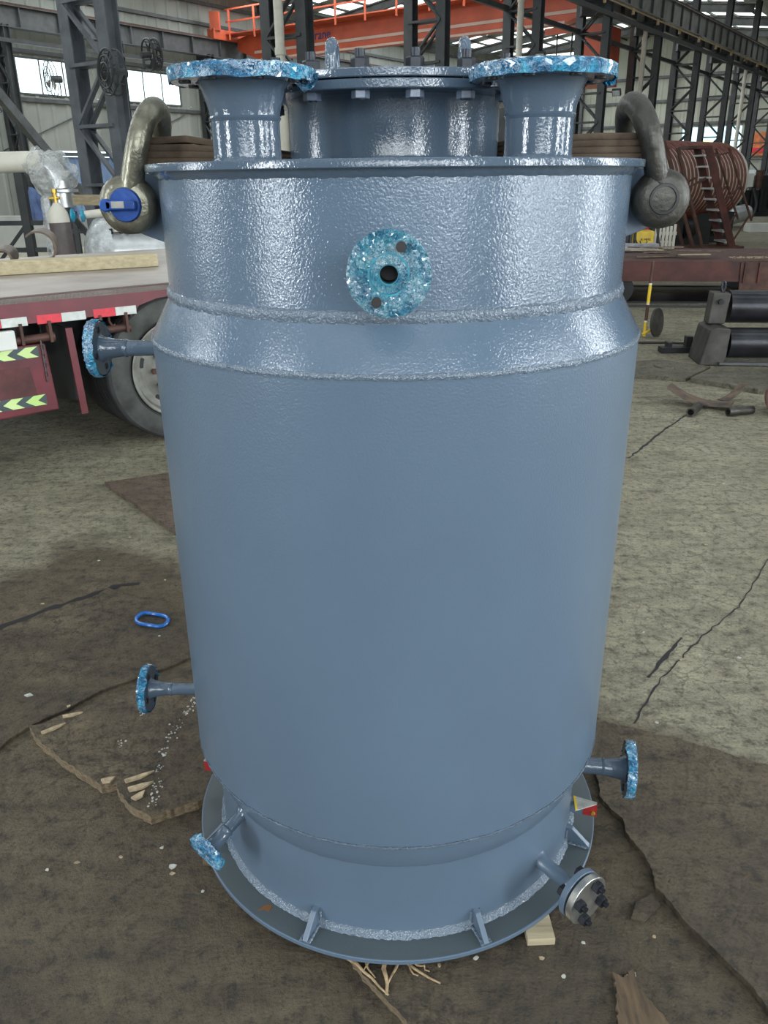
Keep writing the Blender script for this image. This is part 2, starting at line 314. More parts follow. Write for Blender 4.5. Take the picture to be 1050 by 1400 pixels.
def checker_deck():
    m, nt, b = mat('checker_plate_deck_worn'); v = tex(nt)
    n = noise_n(nt, v, 2.2, 5)
    r = ramp(nt, n.outputs['Fac'], [(0.3, (0.20, 0.16, 0.135)), (0.7, (0.36, 0.325, 0.295))])
    nt.links.new(r.outputs['Color'], b.inputs['Base Color']); b.inputs['Roughness'].default_value = .42; b.inputs['Metallic'].default_value = .25
    mp = N_(nt, 'ShaderNodeMapping'); mp.inputs['Scale'].default_value = (18, 18, 18); mp.inputs['Rotation'].default_value = (0, 0, PI / 4); nt.links.new(v, mp.inputs['Vector'])
    ch = N_(nt, 'ShaderNodeTexBrick'); ch.inputs['Scale'].default_value = 1.0; ch.inputs['Mortar Size'].default_value = 0.12; nt.links.new(mp.outputs[0], ch.inputs['Vector'])
    ml = N_(nt, 'ShaderNodeMixRGB', blend_type='MULTIPLY'); ml.inputs['Fac'].default_value = .8; nt.links.new(r.outputs['Color'], ml.inputs['Color1'])
    cr = ramp(nt, ch.outputs['Fac'], [(0, (.72, .70, .69)), (1, (1.25, 1.25, 1.25))]); nt.links.new(cr.outputs['Color'], ml.inputs['Color2']); nt.links.new(ml.outputs['Color'], b.inputs['Base Color'])
    bump(nt, ch.outputs['Fac'], 0.6, 0.008, b)
    return m
M['deck'] = checker_deck()

# ------------------------------------------------------------------ mesh helpers
class MB:
    def __init__(s): s.b = bmesh.new()
    def box(s, c, size, mx=None):
        m = (mx or Matrix()) @ Matrix.Translation(c) @ Matrix.Diagonal((*size, 1))
        bmesh.ops.create_cube(s.b, size=1, matrix=m); return s
    def bar(s, p0, p1, wx, wz=None, up=(0, 0, 1)):
        p0, p1 = Vector(p0), Vector(p1); d = p1 - p0; L = d.length; d.normalize(); wz = wz or wx
        u = Vector(up)
        if abs(d.dot(u)) > .98: u = Vector((1, 0, 0))
        x = d.cross(u).normalized(); z = x.cross(d)
        m = Matrix(((x.x, d.x, z.x, 0), (x.y, d.y, z.y, 0), (x.z, d.z, z.z, 0), (0, 0, 0, 1)))
        bmesh.ops.create_cube(s.b, size=1, matrix=Matrix.Translation((p0 + p1) / 2) @ m @ Matrix.Diagonal((wx, L, wz, 1))); return s
    def ibeam(s, p0, p1, w, h, t=.02, up=(0, 0, 1)):
        p0, p1 = Vector(p0), Vector(p1); d = (p1 - p0).normalized(); u = Vector(up); x = d.cross(u).normalized(); z = x.cross(d)
        s.bar(p0, p1, t, h - 2 * t, up); s.bar(p0 + z * (h - t) / 2, p1 + z * (h - t) / 2, w, t, up); s.bar(p0 - z * (h - t) / 2, p1 - z * (h - t) / 2, w, t, up); return s
    def lathe(s, prof, seg=48, mx=None, jit=0.0, close=False, seed=0, jz=0.0):
        mx = mx or Matrix(); rings = []
        rnd = random.Random(seed)
        for r, z in prof:
            if r < 1e-6: rings.append([s.b.verts.new(mx @ Vector((0, 0, z)))])
            else:
                ring = []
                for k in range(seg):
                    a = 2 * PI * k / seg; rr = r + (rnd.uniform(-jit, jit) if jit else 0); zz = z + (rnd.uniform(-jz, jz) if jz else 0)
                    ring.append(s.b.verts.new(mx @ Vector((rr * math.cos(a), rr * math.sin(a), zz))))
                rings.append(ring)
        prs = list(zip(rings, rings[1:])) + ([(rings[-1], rings[0])] if close else [])
        for a, b_ in prs:
            if len(a) == 1 and len(b_) == 1: continue
            for k in range(seg):
                k2 = (k + 1) % seg
                if len(a) == 1: s.b.faces.new((a[0], b_[k2], b_[k]))
                elif len(b_) == 1: s.b.faces.new((a[k], a[k2], b_[0]))
                else: s.b.faces.new((a[k], a[k2], b_[k2], b_[k]))
        return s
    def cyl(s, p0, p1, r0, r1=None, seg=24, cap=True):
        r1 = r0 if r1 is None else r1
        p0, p1 = Vector(p0), Vector(p1); d = p1 - p0; L = d.length
        mx = Matrix.Translation(p0) @ d.to_track_quat('Z', 'Y').to_matrix().to_4x4()
        pr = [(r0, 0), (r1, L)]
        if cap: pr = [(0, 0)] + pr + [(0, L)]
        return s.lathe(pr, seg, mx)
    def along(s, p0, d, prof, seg=32, jit=0.0, seed=0, jz=0.0, close=False):
        mx = Matrix.Translation(p0) @ Vector(d).to_track_quat('Z', 'Y').to_matrix().to_4x4()
        return s.lathe(prof, seg, mx, jit, close, seed, jz)
    def tube(s, pts, r, seg=10, closed=False, radii=None):
        pts = [Vector(p) for p in pts]; n = len(pts); rings = []; prev = None
        for i, p in enumerate(pts):
            if closed: t = pts[(i + 1) % n] - pts[i - 1]
            else: t = pts[min(i + 1, n - 1)] - pts[max(i - 1, 0)]
            t.normalize()
            if prev is None:
                u = Vector((0, 0, 1)) if abs(t.z) < .9 else Vector((1, 0, 0)); x = t.cross(u).normalized()
            else: x = (prev - t * prev.dot(t)).normalized()
            prev = x; y = t.cross(x); rr = radii[i] if radii else r
            rings.append([s.b.verts.new(p + (x * math.cos(2 * PI * k / seg) + y * math.sin(2 * PI * k / seg)) * rr) for k in range(seg)])
        prs = list(zip(rings, rings[1:])) + ([(rings[-1], rings[0])] if closed else [])
        for a, b_ in prs:
            for k in range(seg):
                k2 = (k + 1) % seg; s.b.faces.new((a[k], a[k2], b_[k2], b_[k]))
        if not closed:
            s.b.faces.new(rings[0][::-1]); s.b.faces.new(rings[-1])
        return s
    def prism(s, poly, thick, mx=None):
        mx = mx or Matrix()
        a = [s.b.verts.new(mx @ Vector((x, y, 0))) for x, y in poly]; c = [s.b.verts.new(mx @ Vector((x, y, thick))) for x, y in poly]
        s.b.faces.new(a[::-1]); s.b.faces.new(c); n = len(poly)
        for k in range(n): s.b.faces.new((a[k], a[(k + 1) % n], c[(k + 1) % n], c[k]))
        return s
    def quad(s, *p):
        s.b.faces.new([s.b.verts.new(Vector(q)) for q in p]); return s
    def jitter(s, amp, freq=None, seed=0):
        rnd = random.Random(seed)
        for v in s.b.verts:
            if freq: v.co += noise.noise_vector(v.co * freq + Vector((seed, 0, 0))) * amp
            else: v.co += Vector((rnd.uniform(-amp, amp), rnd.uniform(-amp, amp), rnd.uniform(-amp, amp)))
        return s
    def build(s, name, m, parent=None, smooth=35, bevel=0):
        bmesh.ops.recalc_face_normals(s.b, faces=s.b.faces)
        me = bpy.data.meshes.new(name); s.b.to_mesh(me); s.b.free()
        me.materials.append(M[m] if isinstance(m, str) else m)
        if smooth:
            me.polygons.foreach_set('use_smooth', [True] * len(me.polygons)); me.set_sharp_from_angle(angle=math.radians(smooth))
        o = bpy.data.objects.new(name, me); COL.objects.link(o)
        if parent: 
            o.parent = parent; o.matrix_parent_inverse = world_of(parent).inverted()
        if bevel:
            bv = o.modifiers.new('bevel', 'BEVEL'); bv.width = bevel; bv.segments = 2; bv.limit_method = 'ANGLE'
        return o
def world_of(o):
    m = o.matrix_basis.copy()
    if o.parent: m = world_of(o.parent) @ o.matrix_parent_inverse @ m
    return m
def tag(o, label, cat, group=None, kind=None):
    o['label'] = label; o['category'] = cat
    if group: o['group'] = group
    if kind: o['kind'] = kind
    return o
def thing(name, label, cat, loc=(0, 0, 0), group=None, rz=0):
    o = bpy.data.objects.new(name, None); o.empty_display_size = .1; COL.objects.link(o); o.location = loc; o.rotation_euler = (0, 0, rz)
    return tag(o, label, cat, group)
def struct(o): o['kind'] = 'structure'; return o
def copy_tree(o, parent=None):
    c = o.copy(); COL.objects.link(c)
    if parent: c.parent = parent
    for ch in list(o.children): copy_tree(ch, c)
    return c

# ------------------------------------------------------------------ SETTING
# floor (local grid near the vessel is finer, with real dips)
b = MB()
bmesh.ops.create_grid(b.b, x_segments=2, y_segments=2, size=60, matrix=HM @ Matrix.Translation((-14, 30, 0)))
struct(b.build('floor', 'floor', smooth=0))
S0, S1 = -16, 75.0
NL, NR = 38.0, -10.0
def ribbed_panel(b, p, q, z0, z1, nrm, pitch=.75, depth=.05):
    """corrugated sheet between plan points p and q, from z0 to z1, ribs towards nrm"""
    p, q = Vector(p), Vector(q); L = (q - p).length; d = (q - p) / L; k = max(1, int(L / pitch)); st = L / k
    line = []
    for i in range(k):
        o = i * st
        line += [(o, 0), (o + st * .62, 0), (o + st * .72, depth), (o + st * .90, depth)]
    line.append((L, 0))
    vs = []
    for t, dd in line:
        v = p + d * t + Vector(nrm) * dd
        vs.append((b.b.verts.new((v.x, v.y, z0)), b.b.verts.new((v.x, v.y, z1))))
    for (a, c), (e, f) in zip(vs, vs[1:]): b.b.faces.new((a, e, f, c))
# left wall with the window band
wins = [(k, 24.1 + 6 * k, 27.8 + 6 * k) for k in range(-3, 8)]
b = MB(); inn = -NV
ribbed_panel(b, hp(NL, S0, 0), hp(NL, 25.9, 0), 0, 5.45, inn); ribbed_panel(b, hp(NL, 30.0, 0), hp(NL, S1, 0), 0, 5.45, inn)
ribbed_panel(b, hp(NL, 25.9, 0), hp(NL, 30.0, 0), 3.05, 5.45, inn)
ribbed_panel(b, hp(NL, S0, 0), hp(NL, S1, 0), 6.95, 11.4, inn)
prev = S0
for k, a, c in wins:
    ribbed_panel(b, hp(NL, prev, 0), hp(NL, a, 0), 5.45, 6.95, inn); prev = c
ribbed_panel(b, hp(NL, prev, 0), hp(NL, S1, 0), 5.45, 6.95, inn)
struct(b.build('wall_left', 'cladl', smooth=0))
b = MB()
for z in (2.9, 5.2, 7.2, 9.6, 10.6):
    b.bar(hp(NL - .12, S0, z), hp(NL - .12, S1, z), .12, .16)
for k in range(-2, 9):
    s_ = 22.5 + 6 * k; b.bar(hp(NL - .1, s_ + .3, 3.0), hp(NL - .1, s_ + 5.4, 5.0), .05)
struct(b.build('trim_1', 'steelg', smooth=0))
for i, (k, a, c) in enumerate(wins):
    if c < 10 or a > 60: continue
    f = MB()
    for s_ in (a, a + (c - a) / 3, a + 2 * (c - a) / 3, c): f.bar(hp(NL - .03, s_, 5.45), hp(NL - .03, s_, 6.95), .05 if s_ not in (a, c) else .08)
    f.bar(hp(NL - .03, a, 5.45), hp(NL - .03, c, 5.45), .08); f.bar(hp(NL - .03, a, 6.95), hp(NL - .03, c, 6.95), .08)
    fr = struct(f.build('window_%d' % (i + 1), 'steelg', smooth=0))
    MB().quad(hp(NL, a, 5.45), hp(NL, c, 5.45), hp(NL, c, 6.95), hp(NL, a, 6.95)).build('pane', 'glow', fr, smooth=0)
# blue sheeted door low in the left wall, with a daylight strip above it
b = MB(); ribbed_panel(b, hp(NL + .05, 25.9, 0), hp(NL + .05, 30.0, 0), 0, 2.78, inn, .4, .06); b.bar(hp(NL, 25.9, 1.6), hp(NL, 30, 1.6), .1)
d1 = struct(b.build('door_1', 'cladb', smooth=0))
MB().quad(hp(NL + .1, 25.9, 2.78), hp(NL + .1, 30.0, 2.78), hp(NL + .1, 30.0, 3.05), hp(NL + .1, 25.9, 3.05)).build('daylight_strip', 'glow', d1, smooth=0)
# end wall with an open doorway
b = MB(); ie = -AV
ON0, ON1, OZ = 18.3, 23.0, 5.3
ribbed_panel(b, hp(NL, S1, 0), hp(ON1, S1, 0), 0, 13.2, ie, 1.0, .06); ribbed_panel(b, hp(ON0, S1, 0), hp(NR, S1, 0), 0, 13.2, ie, 1.0, .06)
ribbed_panel(b, hp(ON1, S1, 0), hp(ON0, S1, 0), OZ, 13.2, ie, 1.0, .06)
struct(b.build('wall_end', 'clad', smooth=0))
b = MB()
for z in (1.6, 5.6, 7.4, 9.2): b.bar(hp(NL, S1 - .15, z), hp(NR, S1 - .15, z), .14, .2)
for n in range(16, 38, 4): b.ibeam(hp(n, S1 - .3, 0), hp(n, S1 - .3, 11.5), .25, .3, .03, up=AV) if not ON0 < n < ON1 else None
struct(b.build('trim_2', 'steelg', smooth=0))
# walls and roof of the near bay close the hall behind the camera
b = MB(); b.quad(hp(NR, S0, 0), hp(NR, S1, 0), hp(NR, S1, 11), hp(NR, S0, 11)); struct(b.build('wall_right', 'clad', smooth=0))
b = MB(); b.quad(hp(NR, S0, 0), hp(NL, S0, 0), hp(NL, S0, 13.2), hp(NR, S0, 13.2)); struct(b.build('wall_near', 'clad', smooth=0))
b = MB()
for na, za, nb, zb in ((14.5, 11.2, 26.2, 12.6), (26.2, 12.6, 38, 11.2), (14.5, 11.2, 2.2, 12.6), (2.2, 12.6, -10, 11.2)):
    b.quad(hp(na, S0, za), hp(na, S1, za), hp(nb, S1, zb), hp(nb, S0, zb))
struct(b.build('ceiling', 'roof', smooth=0))
# translucent roof panels (daylit), just below the sheeting
def rz_(n): return 12.6 - abs(n - 26.2) / 11.8 * 1.4
for i, s_ in enumerate(range(0, 74, 3)):
    if i < 4: continue
    b = MB()
    for n0, n1 in ((15.2, 25.6), (26.8, 37.2)):
        b.quad(hp(n0, s_, rz_(n0) - .03), hp(n0, s_ + 1.5, rz_(n0) - .03), hp(n1, s_ + 1.5, rz_(n1) - .03), hp(n1, s_, rz_(n1) - .03))
    o = struct(b.build('roof_light', 'sky', smooth=0))
b = MB()
for k in range(12):
    s_ = 10.3 + 6 * k
    if s_ > 74: break
    for n0, n1 in ((14.5, 26.2), (26.2, 38)):
        b.ibeam(hp(n0, s_, rz_(n0) - .40), hp(n1, s_, rz_(n1) - .40), .24, .45, .03)
struct(b.build('trim_3', 'steelg', smooth=0))
b = MB()
for n in [15.5 + 1.45 * k for k in range(16)]:
    b.bar(hp(n, S0 + 20, rz_(n) - .16), hp(n, S1, rz_(n) - .12), .07, .12)
struct(b.build('trim_4', 'steeld', smooth=0))

# ------------------------------------------------------------------ middle row of lattice columns
def lattice_column(s_, n0, n1, top, upper=True, cm='steeld'):
    r = bpy.data.objects.new('column', None); COL.objects.link(r); r.location = hp((n0 + n1) / 2, s_, 0); struct(r)
    for n in (n0, n1):
        MB().ibeam(hp(n, s_, 0), hp(n, s_, top), .30, .30, .025, up=AV).build('leg', cm, r, smooth=0)
    l = MB(); z = .5; flip = 0
    while z < top - .9:
        for ds in (-.13, .13):
            l.bar(hp(n0, s_ + ds, z), hp(n1, s_ + ds, z), .06, .11, up=AV)
            a, c = (n0, n1) if flip else (n1, n0)
            l.bar(hp(a, s_ + ds, z), hp(c, s_ + ds, z + 1.05), .05, .10, up=AV)
        z += 1.05; flip ^= 1
    l.bar(hp(n0, s_ - .13, z), hp(n1, s_ - .13, z), .07, .09, up=AV)
    l.build('lacing', cm, r, smooth=0)
    if upper:
        u = MB(); u.ibeam(hp(n0 + .35, s_, top), hp(n0 + .35, s_, 11.2), .3, .4, .03, up=AV); u.box(hp((n0 + n1) / 2, s_, top - .25), (1.1, .4, .5), None)
        u.b.verts.ensure_lookup_table(); u.build('upper_shaft', 'steeld', r, smooth=0)
    return r
ROWS = [4.6, 10.85] + [10.34 + 6.02 * k for k in range(1, 11)]
for s_ in ROWS: lattice_column(s_, 13.95, 15.05, 7.9, True, 'steelb' if s_ < 14 else 'steeld')
for k in range(-1, 9): lattice_column(23.2 + 6.02 * k - 6.02, 36.9, 37.7, 8.0, False)
def runway(name, n, s0, s1, z0, z1, w_, parentm, ribs=1.0, side=1):
    r = bpy.data.objects.new(name, None); COL.objects.link(r); r.location = hp(n, s0, z0); struct(r)
    b = MB(); b.ibeam(hp(n, s0, (z0 + z1) / 2), hp(n, s1, (z0 + z1) / 2), w_, z1 - z0, .03)
    b.build('girder_web', parentm, r, smooth=0)
    k = MB(); t = s0
    while t < s1:
        for q in (-1, 1): k.box((0, 0, 0), (w_ / 3, .05, z1 - z0 - .06), Matrix.Translation(hp(n + q * w_ / 5, t, (z0 + z1) / 2)) @ HM.to_3x3().to_4x4())
        t += ribs
    k.build('stiffener', 'steelg', r, smooth=0)['kind'] = 'stuff'
    q = MB(); q.bar(hp(n, s0, z1 + .06), hp(n, s1, z1 + .06), .10, .12); q.build('crane_rail', 'rust', r, smooth=0)
    return r
runway('runway_girder', 13.95, 4, 74, 7.95, 8.85, .30, 'girder', 1.35)
runway('runway_girder', 15.05, 4, 74, 7.95, 8.85, .5, 'girder', 1.5)
runway('runway_girder', 37.0, 4, 74, 7.9, 8.75, .5, 'steelg', 2.0)
b = MB()
b.bar(hp(13.75, 4, 7.35), hp(13.75, 74, 7.35), .12, .16); b.bar(hp(15.05, 4, 6.9), hp(15.05, 74, 6.9), .12, .16)
b.bar(hp(36.6, 4, 7.35), hp(36.6, 74, 7.35), .16)
struct(b.build('trim_5', 'steeld', smooth=0))
b = MB(); b.bar(hp(13.55, 4, 7.72), hp(13.55, 74, 7.72), .035, .05)
t = 6
while t < 74: b.box(hp(13.55, t, 7.66), (.1, .1, .22)); t += 3
struct(b.build('trim_6', simple('busbar_ochre', (0.42, 0.30, 0.16), .5), smooth=0))
# pale downpipes beside some columns
for k, lab in ((1, 'pale downpipe beside the column right of the large left-hand column'), (3, 'pale downpipe beside the column above the right top nozzle'), (5, 'pale downpipe beside the column above the right shackle'), (8, 'pale downpipe at the far right beyond the rolling stairs')):
    s_ = ROWS[k + 1]
    o = thing('downpipe', lab, 'pipe', hp(14.45, s_ - .32, 0), 'pale downpipes on the column row')
    MB().cyl(hp(14.45, s_ - .32, 0), hp(14.45, s_ - .32, 7.7), .11, seg=14).build('pipe', 'cream', o)
    for z in (1.5, 4.3, 7.0): MB().cyl(hp(14.45, s_ - .32, z), hp(14.45, s_ - .32, z + .15), .13, seg=14).build('socket', 'cream', o)

# ------------------------------------------------------------------ orange overhead travelling crane
CS = 37.2
cr = thing('overhead_crane', 'orange bridge crane with handrail spanning the left hall', 'crane', hp(26, CS, 8.3))
b = MB()
# tapered box girder (n from 15.3 to 36.8): bottom rises near the ends
prof = [(15.3, 8.75), (15.3, 8.3), (17.0, 7.75), (35.0, 7.75), (36.7, 8.35), (36.7, 8.9), (35.2, 9.15), (16.8, 9.15)]
mx = Matrix(((NV.x, 0, AV.x, AV.x * CS), (NV.y, 0, AV.y, AV.y * CS), (0, 1, 0, 0), (0, 0, 0, 1)))
b.prism(prof, .6, mx); b.build('bridge_girder', 'orange', cr, smooth=0)
b = MB()
b.bar(hp(15.5, CS - .02, 8.16), hp(35.4, CS - .02, 8.16), .03, .13); b.bar(hp(17, CS - .02, 7.78), hp(35, CS - .02, 7.78), .03, .10)
b.build('stripe', 'orangel', cr, smooth=0)
b = MB(); b.box((0, 0, 0), (21.4, .9, .06), Matrix.Translation(hp(26, CS - .45, 9.05)) @ HM.to_3x3().to_4x4())
b.build('walkway', 'orange', cr, smooth=0)
for k in range(12):
    n = 16 + k * 1.85
    MB().bar(hp(n, CS - .88, 8.75), hp(n, CS - .88, 10.2), .10).build('railing_post', 'orange', cr, smooth=0)
b = MB()
for z in (9.62, 10.2): b.bar(hp(15.6, CS - .88, z), hp(36.6, CS - .88, z), .07)
b.build('handrail', 'orange', cr, smooth=0)
b = MB(); b.bar(hp(15.2, CS - 1.6, 8.95), hp(15.2, CS + 2.2, 8.95), .5, .5); b.build('end_carriage', 'orange', cr, smooth=0)
b = MB(); b.bar(hp(36.9, CS - 1.8, 9.0), hp(36.9, CS + 2.2, 9.0), .5, .5); b.box(hp(36.8, CS - 1.5, 9.6), (.5, .5, .9)); b.build('end_carriage', 'orange', cr, smooth=0)
b = MB(); b.box((0, 0, 0), (2.2, 2.2, 1.1), Matrix.Translation(hp(21.0, CS + 1.0, 9.7)) @ HM.to_3x3().to_4x4()); b.cyl(hp(19.4, CS + .8, 9.6), hp(18.2, CS + .8, 9.6), .4); b.build('hoist_trolley', 'rustr', cr)
def text_on(body, size, loc, xdir, updir, m, parent, name='lettering', ext=.004):
    cu = bpy.data.curves.new(name, 'FONT'); cu.body = body; cu.size = size; cu.extrude = ext; cu.align_x = 'CENTER'; cu.align_y = 'CENTER'
    tmp = bpy.data.objects.new('tmp', cu); COL.objects.link(tmp); bpy.context.view_layer.update()
    me = bpy.data.meshes.new_from_object(tmp.evaluated_get(bpy.context.evaluated_depsgraph_get())); bpy.data.objects.remove(tmp); bpy.data.curves.remove(cu)
    me.materials.clear(); me.materials.append(M[m]); o = bpy.data.objects.new(name, me); COL.objects.link(o)
    x, u = Vector(xdir).normalized(), Vector(updir).normalized(); n = x.cross(u)
    mw = Matrix(((x.x, u.x, n.x, loc[0]), (x.y, u.y, n.y, loc[1]), (x.z, u.z, n.z, loc[2]), (0, 0, 0, 1)))
    if parent:
        o.parent = parent; o.matrix_parent_inverse = world_of(parent).inverted()
    o.matrix_basis = mw
    return o
text_on('J Crane', .62, hp(30.9, CS - .03, 8.56), -NV, (0, 0, 1), 'navy', cr)
# operator cab hanging under the bridge near the row
cb = thing('crane_cab', 'orange crane cabin with glazed front hanging behind the right columns', 'cabin', hp(16.0, 36.4, 5.8))
X = HM.to_3x3().to_4x4()
MB().box((0, 0, 0), (1.3, 1.9, 2.3), Matrix.Translation(hp(16.0, 38.6, 6.5)) @ X).build('body', 'orange', cb, smooth=0)
MB().box((0, 0, 0), (1.5, .1, .25), Matrix.Translation(hp(17.2, 37.3, 7.5)) @ X).build('visor', 'orange', cb, smooth=0)
b = MB()
for n in (16.8, 17.5, 18.2): b.bar(hp(n, 37.6, 5.8), hp(n, 37.6, 7.5), .06)
b.bar(hp(16.8, 37.6, 5.8), hp(18.2, 37.6, 5.8), .06); b.build('glazing_frame', 'steeld', cb, smooth=0)
# lit fluorescent fittings and flood lamps
for (n, s_, z, L, lab) in ((19.5, 40.0, 6.9, 1.9, 'lit tube lamp under the crane beside the glazed cabin'),):
    o = thing('tube_lamp', lab, 'lamp', hp(n, s_, z))
    MB().bar(hp(n, s_, z), hp(n - L, s_, z), .16, .14).build('tube', 'tube', o, smooth=0)
    MB().bar(hp(n, s_, z + .12), hp(n - L, s_, z + .12), .24, .08).build('housing', 'steelg', o, smooth=0)
o = thing('bay_lamp', 'bright bay lamp above the crane walkway at the top edge', 'lamp', hp(27.6, 35.2, 10.2))
MB().lathe([(0, .0), (.42, .0), (.42, .04), (0, .05)], 20, Matrix.Translation(hp(27.6, 35.2, 10.15))).build('lens', 'tube', o)
MB().lathe([(.44, .0), (.12, .4), (0, .42)], 20, Matrix.Translation(hp(27.6, 35.2, 10.2))).build('reflector', 'steelg', o)
for (p, lab) in ((hp(36.5, 22.0, 4.6), 'small flood lamp on the far left wall column'), (hp(13.4, 34.6, 4.7), 'flood lamp on the column between right nozzle and shackle'), (hp(13.4, 27.6, 5.3), 'flood lamp beside the right lifting eye')):
    o = thing('flood_lamp', lab, 'lamp', p, 'flood lamps on the columns')
    rm = Matrix.Translation(p) @ Matrix.Rotation(-.5, 4, 'Z') @ Matrix.Rotation(.6, 4, 'X')
    MB().box((0, 0, 0), (.34, .1, .26), rm).build('housing', 'steeld', o, smooth=0)
    MB().box((0, -.06, 0), (.28, .02, .2), rm).build('lens', 'lampface', o, smooth=0)
    MB().bar(Vector(p) + Vector((0, .1, 0)), Vector(p) + Vector((-.35, .3, .05)), .05).build('bracket', 'steeld', o, smooth=0)
# wall / column fans
def fan(p, d, R, lab, m):
    d = Vector(d).normalized(); p = Vector(p)
    o = thing('industrial_fan', lab, 'fan', p)
    cg = MB()
    x = d.orthogonal().normalized(); y = d.cross(x)
    for rr, off in ((R, 0), (R, .16), (R * .7, .2), (R * .4, .22)):
        cg.tube([p + d * off + (x * math.cos(a) + y * math.sin(a)) * rr for a in [2 * PI * k / 28 for k in range(28)]], .018, 6, True)
    for k in range(14):
        a = 2 * PI * k / 14; e = x * math.cos(a) + y * math.sin(a)
        cg.tube([p + e * R, p + d * .17 + e * R * .9, p + d * .22 + e * R * .2], .009, 5)
    cg.build('guard', 'steeld', o)
    bl = MB()
    for k in range(3):
        a = 2 * PI * k / 3; e = x * math.cos(a) + y * math.sin(a); f = d.cross(e)
        q = p + d * .08
        bl.quad(q + e * .08 - f * .05, q + e * R * .85 - f * .16 + d * .05, q + e * R * .85 + f * .14 - d * .05, q + e * .08 + f * .05)
    bl.build('blade', m, o)
    MB().cyl(p - d * R * .55, p + d * .05, R * .2, seg=18).build('motor', 'steeld', o)
    MB().bar(p - d * R * .4, p - d * R * .4 + Vector((0, 0, -R * .9)), .04).build('bracket', 'steeld', o, smooth=0)
fan(hp(35.4, 24.2, 5.85), (-.8, -.6, -.05), .72, 'pale fan hanging in front of the left window', 'cream')
fan(hp(13.5, 10.55, 3.42), (-.72, -.69, .0), .37, 'dark caged fan bolted to the large left-hand column', 'steeld')
fan(hp(14.0, 11.75, 3.86), (.75, .6, .1), .27, 'dark caged fan behind the large left-hand column', 'steeld')

# ------------------------------------------------------------------ PROCESS VESSEL
CX, CY = 0.0271, 1.7383
V = thing('pressure_vessel', 'large grey-blue painted steel process vessel standing on its skirt', 'vessel', (CX, CY, 0))
VT = Matrix.Translation((CX, CY, 0))
def vp(r, ang, z): a = math.radians(ang); return Vector((CX + r * math.sin(a), CY - r * math.cos(a), z))
def vd(ang): a = math.radians(ang); return Vector((math.sin(a), -math.cos(a), 0))
SEG = 160
b = MB(); b.lathe([(.457, 1.606), (.457, 1.40), (.4572, 1.385), (.4995, 1.309), (.501, 1.304), (.5, 1.298), (.5, .352), (.4985, .344), (.494, .339), (.481, .333), (.474, .30), (.466, .262), (.4605, .255)], SEG, VT)
shell = b.build('shell', 'shell', V, 28)
def bead(prof, m, seed, jit=.0012, jz=.0014, seg=420):
    b = MB(); b.lathe(prof, seg, VT, jit, True, seed, jz); return b.build('weld_bead', m, V, 60)
bead([(.4565, 1.4), (.4605, 1.398), (.462, 1.392), (.4625, 1.388), (.4615, 1.384), (.460, 1.379), (.4595, 1.376)], 'weld', 1)
bead([(.499, 1.31), (.5025, 1.307), (.503, 1.303), (.501, 1.299)], 'weld', 2, .0006, .0010)
bead([(.4565, 1.607), (.466, 1.607), (.4645, 1.602), (.461, 1.597), (.4575, 1.593)], 'paint', 3, .0008, .0012)
bead([(.496, .346), (.5015, .347), (.502, .343), (.499, .339)], 'weld', 4, .0006, .001)
bead([(.4592, .262), (.4655, .262), (.4648, .258), (.4600, .254)], 'paint_s', 6, .0004, .0008)
bead([(.457, .067), (.4615, .0655), (.4640, .061), (.4670, .0575), (.4705, .0515), (.457, .051)], 'weld', 5, .0014, .0012)
b = MB(); b.lathe([(.4605, .256), (.459, .254), (.459, .05)], SEG, VT); b.build('skirt', 'paint_s', V)
b = MB(); b.lathe([(.40, .041), (.5212, .041), (.5217, .042), (.5217, .050), (.5212, .051), (.40, .051)], SEG, VT, close=True); rg = b.build('base_ring', 'ring', V)
b = MB(); b.lathe([(.5200, .0410), (.5222, .0414), (.5222, .0504), (.5206, .0514), (.5185, .0512)], SEG, VT); b.build('ring_edge', 'paint_s', rg)  # paler band puts the light on the plate's upright side into the colour
for i, a in enumerate((-24, 21, 66, 111, 156, 201, 246, 291)):
    mx = Matrix.Translation(vp(0, 0, 0)) @ Matrix.Rotation(math.radians(a) - PI / 2, 4, 'Z') @ Matrix.Rotation(PI / 2, 4, 'X') @ Matrix.Translation((0, 0, -.0065))
    b = MB(); b.prism([(.456, .051), (.519, .051), (.519, .056), (.474, .098), (.456, .100)], .013, mx); b.build('gusset', 'paint_s', V, 0, .002)
    b = MB()
    for sd in (-1, 1):
        t = Vector((math.cos(math.radians(a)), math.sin(math.radians(a)), 0)) * sd * .009
        pts = [vp(.468 + .010 * k, a, .054) + t + Vector((random.uniform(-.001, .001), random.uniform(-.001, .001), 0)) for k in range(6)]
        b.tube(pts, .0042, 6)
        b.tube([vp(.4605, a, .056 + .009 * k) + t for k in range(5)], .004, 6)
    b.build('weld_bead', 'weld', V)
b = MB(); b.lathe([(0, 1.606), (.4775, 1.606), (.4785, 1.6072), (.4785, 1.6175), (.4775, 1.619), (0, 1.619)], SEG, VT); b.build('top_flange', 'paint', V)
